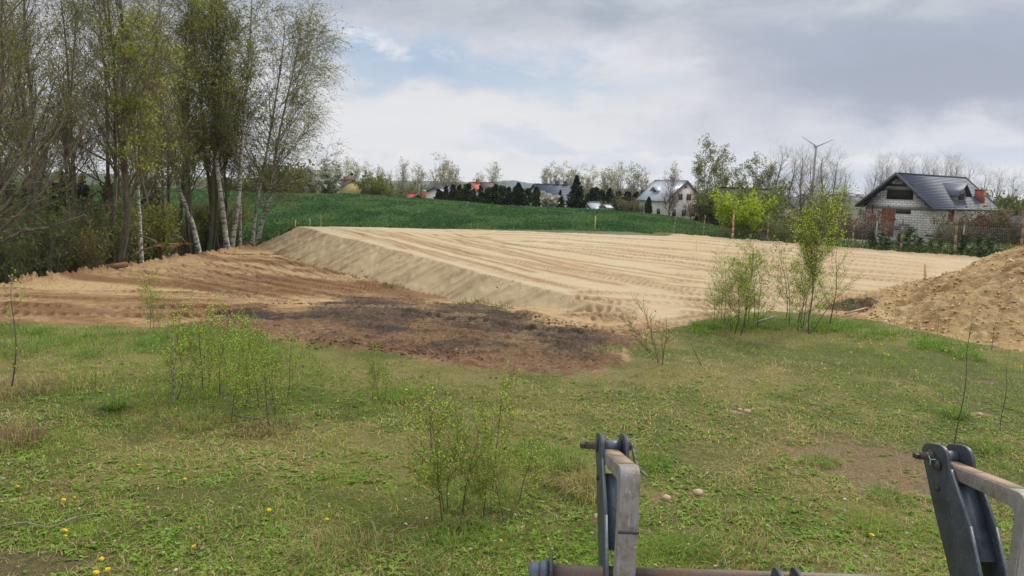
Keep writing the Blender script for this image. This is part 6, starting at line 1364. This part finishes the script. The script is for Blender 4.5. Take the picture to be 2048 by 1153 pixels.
for side, xp in (('l', .288), ('r', 1.35)):
    sp_2 = .075; p1 = plate(xp); p2 = plate(xp+sp_2); edge_strip(p1, xp); edge_strip(p2, xp+sp_2)
    yc, zc = T(2.262, 1.99)
    b = MB(); b.tube((xp+.0125, yc-.005, zc), (xp+sp_2-.0005, yc-.005, zc), .021, n=24); b.build('spacer_tube', M_web, ld, smooth=False)
    b = MB(); b.tube((xp-.040, yc, zc), (xp+sp_2+.03, yc, zc), .0115, n=16); pn_ = b.build('hinge_pin', M_pin, ld)
    b = MB(); b.tube((xp-.006, yc, zc), (xp-.0005, yc, zc), .021, n=20); b.build('washer', M_pin, pn_)
    b = MB(); b.box((xp-.056, yc-.010, zc-.008), (xp-.040, yc+.010, zc+.008)); b.build('pin_lug', M_pin, pn_, bevel=.003)
    # bent link bar: level run from the pin, knee, then straight down
    xb = xp+.0375+(.0 if side == 'l' else .004); w2 = .0265
    kz = .042 if side == 'l' else 0
    prof = rounded([(2.275, 1.978), (1.845, 2.04+kz), (1.835, .45), (1.88, .45), (1.888, 1.985+kz), (2.26, 1.945)], [0, .05, 0, 0, .03, 0], 6)
    b = MB(); pts = [T(p.x, p.y) for p in prof]; b.hexa([(xb-w2, y, z) for y, z in pts], [(xb+w2, y, z) for y, z in pts]); lk = b.build('bent_link', M_arm, ld, bevel=.003)
    b = MB(); t0_ = [(y_, 1.978+(2.275-y_)/.43*(.062+kz)+.0005) for y_ in (2.235, 2.08, 1.92)]
    for a, c in zip(t0_[:-1], t0_[1:]): b.hexa([(xb-w2+.004, a[0]-2.15, a[1]-.001), (xb+w2-.004, a[0]-2.15, a[1]-.001), (xb+w2-.004, c[0]-2.15, c[1]-.001), (xb-w2+.004, c[0]-2.15, c[1]-.001)], [(xb-w2+.004, a[0]-2.15, a[1]+.0012), (xb+w2-.004, a[0]-2.15, a[1]+.0012), (xb+w2-.004, c[0]-2.15, c[1]+.0012), (xb-w2+.004, c[0]-2.15, c[1]+.0012)])
    b.build('rusty_top', M_rust, lk)
    # weld seam
    b = MB(); b.box((xb-w2-.001, 1.8325-2.15, 1.905), (xb+w2+.001, 1.836-2.15, 1.911)); b.build('weld_seam', M_pin, lk)
    # web plate between the side plates
    b = MB(); A1 = T(2.150, 1.94); A2 = T(2.010, 1.768); th_ = .010
    b.hexa([(xp+.0125, A1[0], A1[1]), (xp+sp_2-.0005, A1[0], A1[1]), (xp+sp_2-.0005, A1[0]+th_, A1[1]), (xp+.0125, A1[0]+th_, A1[1])], [(xp+.0125, A2[0], A2[1]), (xp+sp_2-.0005, A2[0], A2[1]), (xp+sp_2-.0005, A2[0]+th_, A2[1]), (xp+.0125, A2[0]+th_, A2[1])]); b.build('web_plate', M_web, ld)
    b = MB(); b.tube((xp-.006, yc-.055, zc-.085), (xp-.0005, yc-.055, zc-.085), .008, n=12); b.build('dark_hole_disc', M_pin, ld)  # raised dark disc painted as the shade inside a plate hole
    if side == 'r':
        b = MB(); b.tube((xp-.012, yc-.045, zc-.012), (xp-.0005, yc-.045, zc-.012), .016, n=18); b.build('bolt_head', M_pin, ld)
        b = MB(); q_ = [(xp-.014, yc+.0, zc+.012), (xp-.014, yc-.02, zc-.004), (xp-.014, yc-.045, zc+.006), (xp-.014, yc-.022, zc-.02)]
        for a, c in ((0, 1), (1, 2), (1, 3)): b.tube(q_[a], q_[c], .0016, n=5)
        b.build('tie_wire', simple('pale_green_wire', (.25, .5, .42), .6, .1, 5), ld)
b = MB(); b.box((.18, 1.80-2.15, .30), (1.56, 2.06-2.15, .447)); b.build('lower_beam', M_plate, ld, bevel=.01)
for x_ in (.30, 1.38):
    b = MB(); b.hexa([(x_, -.351, .32), (x_+.1, -.351, .32), (x_+.1, -.351, .44), (x_, -.351, .44)], [(x_, -3.6, 1.15), (x_+.1, -3.6, 1.15), (x_+.1, -3.6, 1.30), (x_, -3.6, 1.30)]); b.build('boom_arm', M_plate, ld)
# cable hanging from the left pin
b = MB(); xs_ = .288+.075+.03; pts = [(xs_, 0, 2.005), (xs_+.006, -.005, 1.985), (xs_+.012, -.02, 1.95), (xs_+.03, -.04, 1.925), (xs_+.048, -.06, 1.915)]
pts = [Vector((p[0], 2.265-2.15+p[1], p[2])) for p in pts]
for a, c in zip(pts[:-1], pts[1:]): b.tube(a, c, .0042, n=8)
b.build('cable', simple('grey_green_cable', (.16, .16, .13), .7, .2, 9), ld)
# cross pipe
zc = P(1100, 1141, 2.02).z; zc2 = zc; yp_ = 2.02-2.15
xl = P(1066, 1141, 2.02).x; 
b = MB(); b.tube((xl+.03, yp_, zc), (1.62, yp_, zc), .0165, n=24); b.build('cross_pipe', M_pipe, ld, smooth=False)
b = MB(); b.tube((xl-.012, yp_, zc), (xl+.03, yp_, zc), .0215, n=24); b.build('end_cap', M_web, ld)
b = MB(); b.tube((xl+.02, yp_, zc), (xl+.045, yp_, zc), .027, n=24); b.build('collar', M_web, ld)
b = MB(); b.tube((xl+.046, yp_, zc), (xl+.056, yp_, zc), .041, n=28); b.build('flange', M_plate, ld)
for i, px in enumerate((1562, 1600)):
    q = P(px, 1150, 1.95); b = MB(); y_ = q.y-2.15
    prf = rounded([(-.05, .0), (-.05, -.12), (.06, -.12), (.06, .005)], [.035, 0, 0, .04])
    b.hexa([(q.x-.006, y_+p.x, q.z+p.y) for p in prf], [(q.x+.006, y_+p.x, q.z+p.y) for p in prf]); b.build('lug_plate', M_plate, ld, bevel=.0015)
    b = MB(); b.tube((q.x-.02, y_, q.z-.03), (q.x+.02, y_, q.z-.03), .014, n=14); b.build('lug_pin', M_pin, ld)
# ================= AIR =================
hm = bpy.data.materials.new('haze_air'); hm.use_nodes = True; hn_ = hm.node_tree
hn_.nodes.remove(hn_.nodes['Principled BSDF']); pv = hn_.nodes.new('ShaderNodeVolumePrincipled')
pv.inputs['Color'].default_value = (.86, .92, 1, 1); pv.inputs['Density'].default_value = .00011; pv.inputs['Anisotropy'].default_value = .2
hn_.links.new(pv.outputs[0], hn_.nodes['Material Output'].inputs['Volume'])
b = MB(); b.box((-7000, -60, -40), (7000, 2700, 160)); tag(b.build('haze', hm), kind='stuff')
# ================= SKY, SUN, CAMERA =================
HAZE = 0.00022
W = bpy.data.worlds.new('World'); SC.world = W; W.use_nodes = True
nt = W.node_tree; bg = nt.nodes['Background']
SUN_EL, SUN_AZ = R(42), R(48)      # azimuth clockwise from +Y
sky = nt.nodes.new('ShaderNodeTexSky'); sky.sky_type = 'NISHITA'; sky.sun_disc = False
sky.sun_elevation = SUN_EL; sky.sun_rotation = SUN_AZ; sky.air_density = 1.0; sky.dust_density = 1.5
tc = nt.nodes.new('ShaderNodeTexCoord'); sx = nt.nodes.new('ShaderNodeSeparateXYZ'); nt.links.new(tc.outputs['Generated'], sx.inputs[0])
X, Y, Zc = sx.outputs
az = mth(nt, 'ARCTAN2', X, Y)                       # radians, 0 ahead
hyp = mth(nt, 'SQRT', mth(nt, 'ADD', mth(nt, 'MULTIPLY', X, X), mth(nt, 'MULTIPLY', Y, Y)))
el = mth(nt, 'ARCTAN2', Zc, hyp)
cv = nt.nodes.new('ShaderNodeCombineXYZ'); nt.links.new(az, cv.inputs[0]); nt.links.new(el, cv.inputs[1])
def nz(scx, scy, scale, det, rough, dist=0, off=0):
    mp = nt.nodes.new('ShaderNodeMapping'); mp.inputs['Scale'].default_value = (scx, scy, 1); mp.inputs['Location'].default_value = (off, off*.7, off*.3)
    nt.links.new(cv.outputs[0], mp.inputs[0]); return noise(nt, mp.outputs[0], scale, det, rough, dist)
wa = mth(nt, 'SUBTRACT', nz(1, 2.2, 5, 6, .6, .3), .5); wb = mth(nt, 'SUBTRACT', nz(1, 2.2, 5, 6, .6, .3, 7), .5)
waz = mth(nt, 'ADD', az, mth(nt, 'MULTIPLY', wa, .55)); wel = mth(nt, 'ADD', el, mth(nt, 'MULTIPLY', wb, .16))
def px2(px, py):
    r = ray(px, py); return math.atan2(r[0], r[1]), math.atan2(r[2], math.hypot(r[0], r[1]))
def blob(px, py, rx, ry, soft=.5, tilt=0):
    a0, e0 = px2(px, py); rx /= F; ry /= F
    dx = mth(nt, 'SUBTRACT', waz, a0); dy = mth(nt, 'SUBTRACT', wel, e0)
    dy = mth(nt, 'ADD', dy, mth(nt, 'MULTIPLY', dx, tilt))
    dx = mth(nt, 'DIVIDE', dx, rx); dy = mth(nt, 'DIVIDE', dy, ry)
    d = mth(nt, 'SQRT', mth(nt, 'ADD', mth(nt, 'MULTIPLY', dx, dx), mth(nt, 'MULTIPLY', dy, dy)))
    m = nt.nodes.new('ShaderNodeMapRange'); m.interpolation_type = 'SMOOTHSTEP'
    m.inputs['From Min'].default_value = 1+soft; m.inputs['From Max'].default_value = 1-soft
    nt.links.new(d, m.inputs['Value']); return m.outputs[0]
def srgb(r, g, b): return tuple(((v/255/12.92) if v/255 <= .04045 else ((v/255+.055)/1.055)**2.4) for v in (r, g, b))
EXPO = 1.0
def cc(r, g, b): return tuple(v/EXPO for v in srgb(r, g, b))
elN = nt.nodes.new('ShaderNodeMapRange'); elN.inputs['From Min'].default_value = 0; elN.inputs['From Max'].default_value = .5
nt.links.new(mth(nt, 'ADD', el, mth(nt, 'MULTIPLY', wb, .03)), elN.inputs['Value'])
base = ramp(nt, elN.outputs[0], [(0, cc(230, 231, 234)), (.05, cc(224, 228, 234)), (.13, cc(225, 226, 231)), (.22, cc(228, 228, 231)), (.34, cc(214, 216, 223)), (.48, cc(188, 193, 204)), (.62, cc(215, 218, 226)), (1, cc(255, 255, 255))])
c = base
# soft streaks
s1 = nz(1, 5, 3.2, 6, .6, .4, 3)
c = mix(nt, c, cc(202, 207, 218), mth(nt, 'MULTIPLY', ramp(nt, s1, [(.45, (0, 0, 0)), (.7, (1, 1, 1))]), .55))
def lay(col_, fac, amt): 
    global c
    c = mix(nt, c, col_, mth(nt, 'MULTIPLY', fac, amt))
lay(cc(228, 228, 231), blob(1050, 250, 420, 90, .6), .7)
lay(cc(238, 237, 237), blob(800, 290, 420, 75, .7), .6)
lay(cc(230, 229, 231), blob(1330, 120, 330, 60, .5, -.25), .8)
lay(cc(160, 171, 191), blob(1820, 110, 420, 105, .5), .85)
lay(cc(160, 168, 186), blob(1980, 160, 240, 60, .6, .1), .7)
lay(cc(186, 190, 204), blob(1450, 200, 160, 80, .7), .5)
# blue openings show the clear sky itself
clear = mix(nt, sky.outputs[0], (0.9, 1.0, 1.15), 0.0, 'MULTIPLY')
clearS = nt.nodes.new('ShaderNodeVectorMath'); clearS.operation = 'SCALE'; clearS.inputs['Scale'].default_value = .10
nt.links.new(sky.outputs[0], clearS.inputs[0])
blue = mix(nt, clearS.outputs[0], cc(162, 191, 222), .75)
c = mix(nt, c, blue, mth(nt, 'MULTIPLY', blob(960, 125, 235, 52, .5, .12), .7))
c = mix(nt, c, blue, mth(nt, 'MULTIPLY', blob(720, 110, 130, 62, .5), .65))
c = mix(nt, c, cc(196, 208, 226), mth(nt, 'MULTIPLY', blob(1150, 290, 230, 22, .6), .6))
c = mix(nt, c, cc(190, 203, 222), mth(nt, 'MULTIPLY', blob(1850, 335, 260, 26, .7), .6))
# wisps
lay(cc(232, 234, 238), mth(nt, 'MULTIPLY', blob(960, 115, 110, 24, .7, .35), ramp(nt, nz(1, 2.4, 9, 7, .65, .5, 11), [(.45, (0, 0, 0)), (.6, (1, 1, 1))])), .9)
lay(cc(232, 234, 238), mth(nt, 'MULTIPLY', blob(700, 68, 90, 26, .7), ramp(nt, nz(1, 2.6, 10, 7, .65, .5, 15), [(.44, (0, 0, 0)), (.58, (1, 1, 1))])), .9)
lay(cc(226, 229, 236), mth(nt, 'MULTIPLY', blob(1150, 110, 160, 40, .7), ramp(nt, nz(1, 2.6, 8, 7, .65, .5, 18), [(.47, (0, 0, 0)), (.62, (1, 1, 1))])), .8)
# dark deck along the top
deckn = nz(1, 2.6, 4, 7, .62, .5, 21)
dk = nt.nodes.new('ShaderNodeMapRange'); dk.interpolation_type = 'SMOOTHSTEP'; e1 = px2(1024, 80)[1]; e2 = px2(1024, 12)[1]
dk.inputs['From Min'].default_value = e1; dk.inputs['From Max'].default_value = e2
nt.links.new(mth(nt, 'ADD', el, mth(nt, 'MULTIPLY', mth(nt, 'SUBTRACT', deckn, .5), .14)), dk.inputs['Value'])
up = nt.nodes.new('ShaderNodeMapRange'); up.interpolation_type = 'SMOOTHSTEP'; up.inputs['From Min'].default_value = .55; up.inputs['From Max'].default_value = .30
nt.links.new(el, up.inputs['Value'])
deckc = mix(nt, cc(164, 175, 189), cc(206, 211, 218), ramp(nt, nz(1, 2.5, 7, 6, .6, .4, 25), [(.35, (0, 0, 0)), (.7, (1, 1, 1))]))
c = mix(nt, c, deckc, mth(nt, 'MULTIPLY', mth(nt, 'MULTIPLY', dk.outputs[0], up.outputs[0]), .9))
# low cumulus along the horizon: lit tops over a noisy edge
hn = nz(6, 0.001, 2.2, 6, .55, 0, 31)
top = mth(nt, 'ADD', math.radians(1.3), mth(nt, 'MULTIPLY', hn, .042))
top = mth(nt, 'ADD', top, mth(nt, 'MULTIPLY', wb, .02))
dt = mth(nt, 'SUBTRACT', top, el)
cum = nt.nodes.new('ShaderNodeMapRange'); cum.interpolation_type = 'SMOOTHSTEP'; cum.inputs['From Min'].default_value = -.0015; cum.inputs['From Max'].default_value = .004; nt.links.new(dt, cum.inputs['Value'])
low_ = nt.nodes.new('ShaderNodeMapRange'); low_.interpolation_type = 'SMOOTHSTEP'; low_.inputs['From Min'].default_value = .026; low_.inputs['From Max'].default_value = .006; nt.links.new(dt, low_.inputs['Value'])
cumc = mix(nt, cc(222, 225, 232), cc(243, 238, 236), ramp(nt, nz(3, 4, 9, 5, .6, 0, 35), [(.4, (0, 0, 0)), (.62, (1, 1, 1))]))
c = mix(nt, c, cumc, mth(nt, 'MULTIPLY', mth(nt, 'MULTIPLY', cum.outputs[0], low_.outputs[0]), .75))
# brighter cloud overhead and behind, outside the view (an overcast sky is brightest high up)
hi = nt.nodes.new('ShaderNodeMapRange'); hi.interpolation_type = 'SMOOTHSTEP'; hi.inputs['From Min'].default_value = .36; hi.inputs['From Max'].default_value = 1.0; hi.inputs['To Min'].default_value = 1.0; hi.inputs['To Max'].default_value = ZENITH
nt.links.new(el, hi.inputs['Value'])
sc_ = nt.nodes.new('ShaderNodeVectorMath'); sc_.operation = 'SCALE'; nt.links.new(c, sc_.inputs[0]); nt.links.new(mth(nt, 'MULTIPLY', hi.outputs[0], 10), sc_.inputs['Scale'])
nt.links.new(sc_.outputs[0], bg.inputs['Color']); bg.inputs['Strength'].default_value = .1
sl = bpy.data.lights.new('sun', 'SUN'); sl.energy = SUNE; sl.angle = R(10); sl.color = (1, .95, .88)
so = link('sun', sl); d = Vector((math.sin(SUN_AZ)*math.cos(SUN_EL), math.cos(SUN_AZ)*math.cos(SUN_EL), math.sin(SUN_EL)))
so.rotation_euler = d.to_track_quat('Z', 'Y').to_euler(); so.location = d*50
cam = bpy.data.cameras.new('camera'); co = link('camera', cam); SC.camera = co
cam.sensor_width = 36; cam.lens = 36*F/2048; cam.clip_end = 12000; cam.clip_start = .05
fw = Vector((0, math.cos(PITCH), -math.sin(PITCH))); upv = Vector((0, math.sin(PITCH), math.cos(PITCH))); rt = Vector((1, 0, 0))
c_, s_ = math.cos(ROLL), math.sin(ROLL)
r2 = rt*c_+upv*s_; u2 = upv*c_-rt*s_
Mx = Matrix((r2, u2, -fw)).transposed().to_4x4(); Mx.translation = (0, 0, CAMH)
co.matrix_world = Mx
vs = SC.view_settings; vs.view_transform = 'Standard'; vs.look = 'None'; vs.exposure = 0; vs.gamma = 1; vs.use_curve_mapping = False
SC.cycles.use_denoising = True
SC.cycles.max_bounces = 5; SC.cycles.diffuse_bounces = 3; SC.cycles.transparent_max_bounces = 4
bpy.context.view_layer.update()
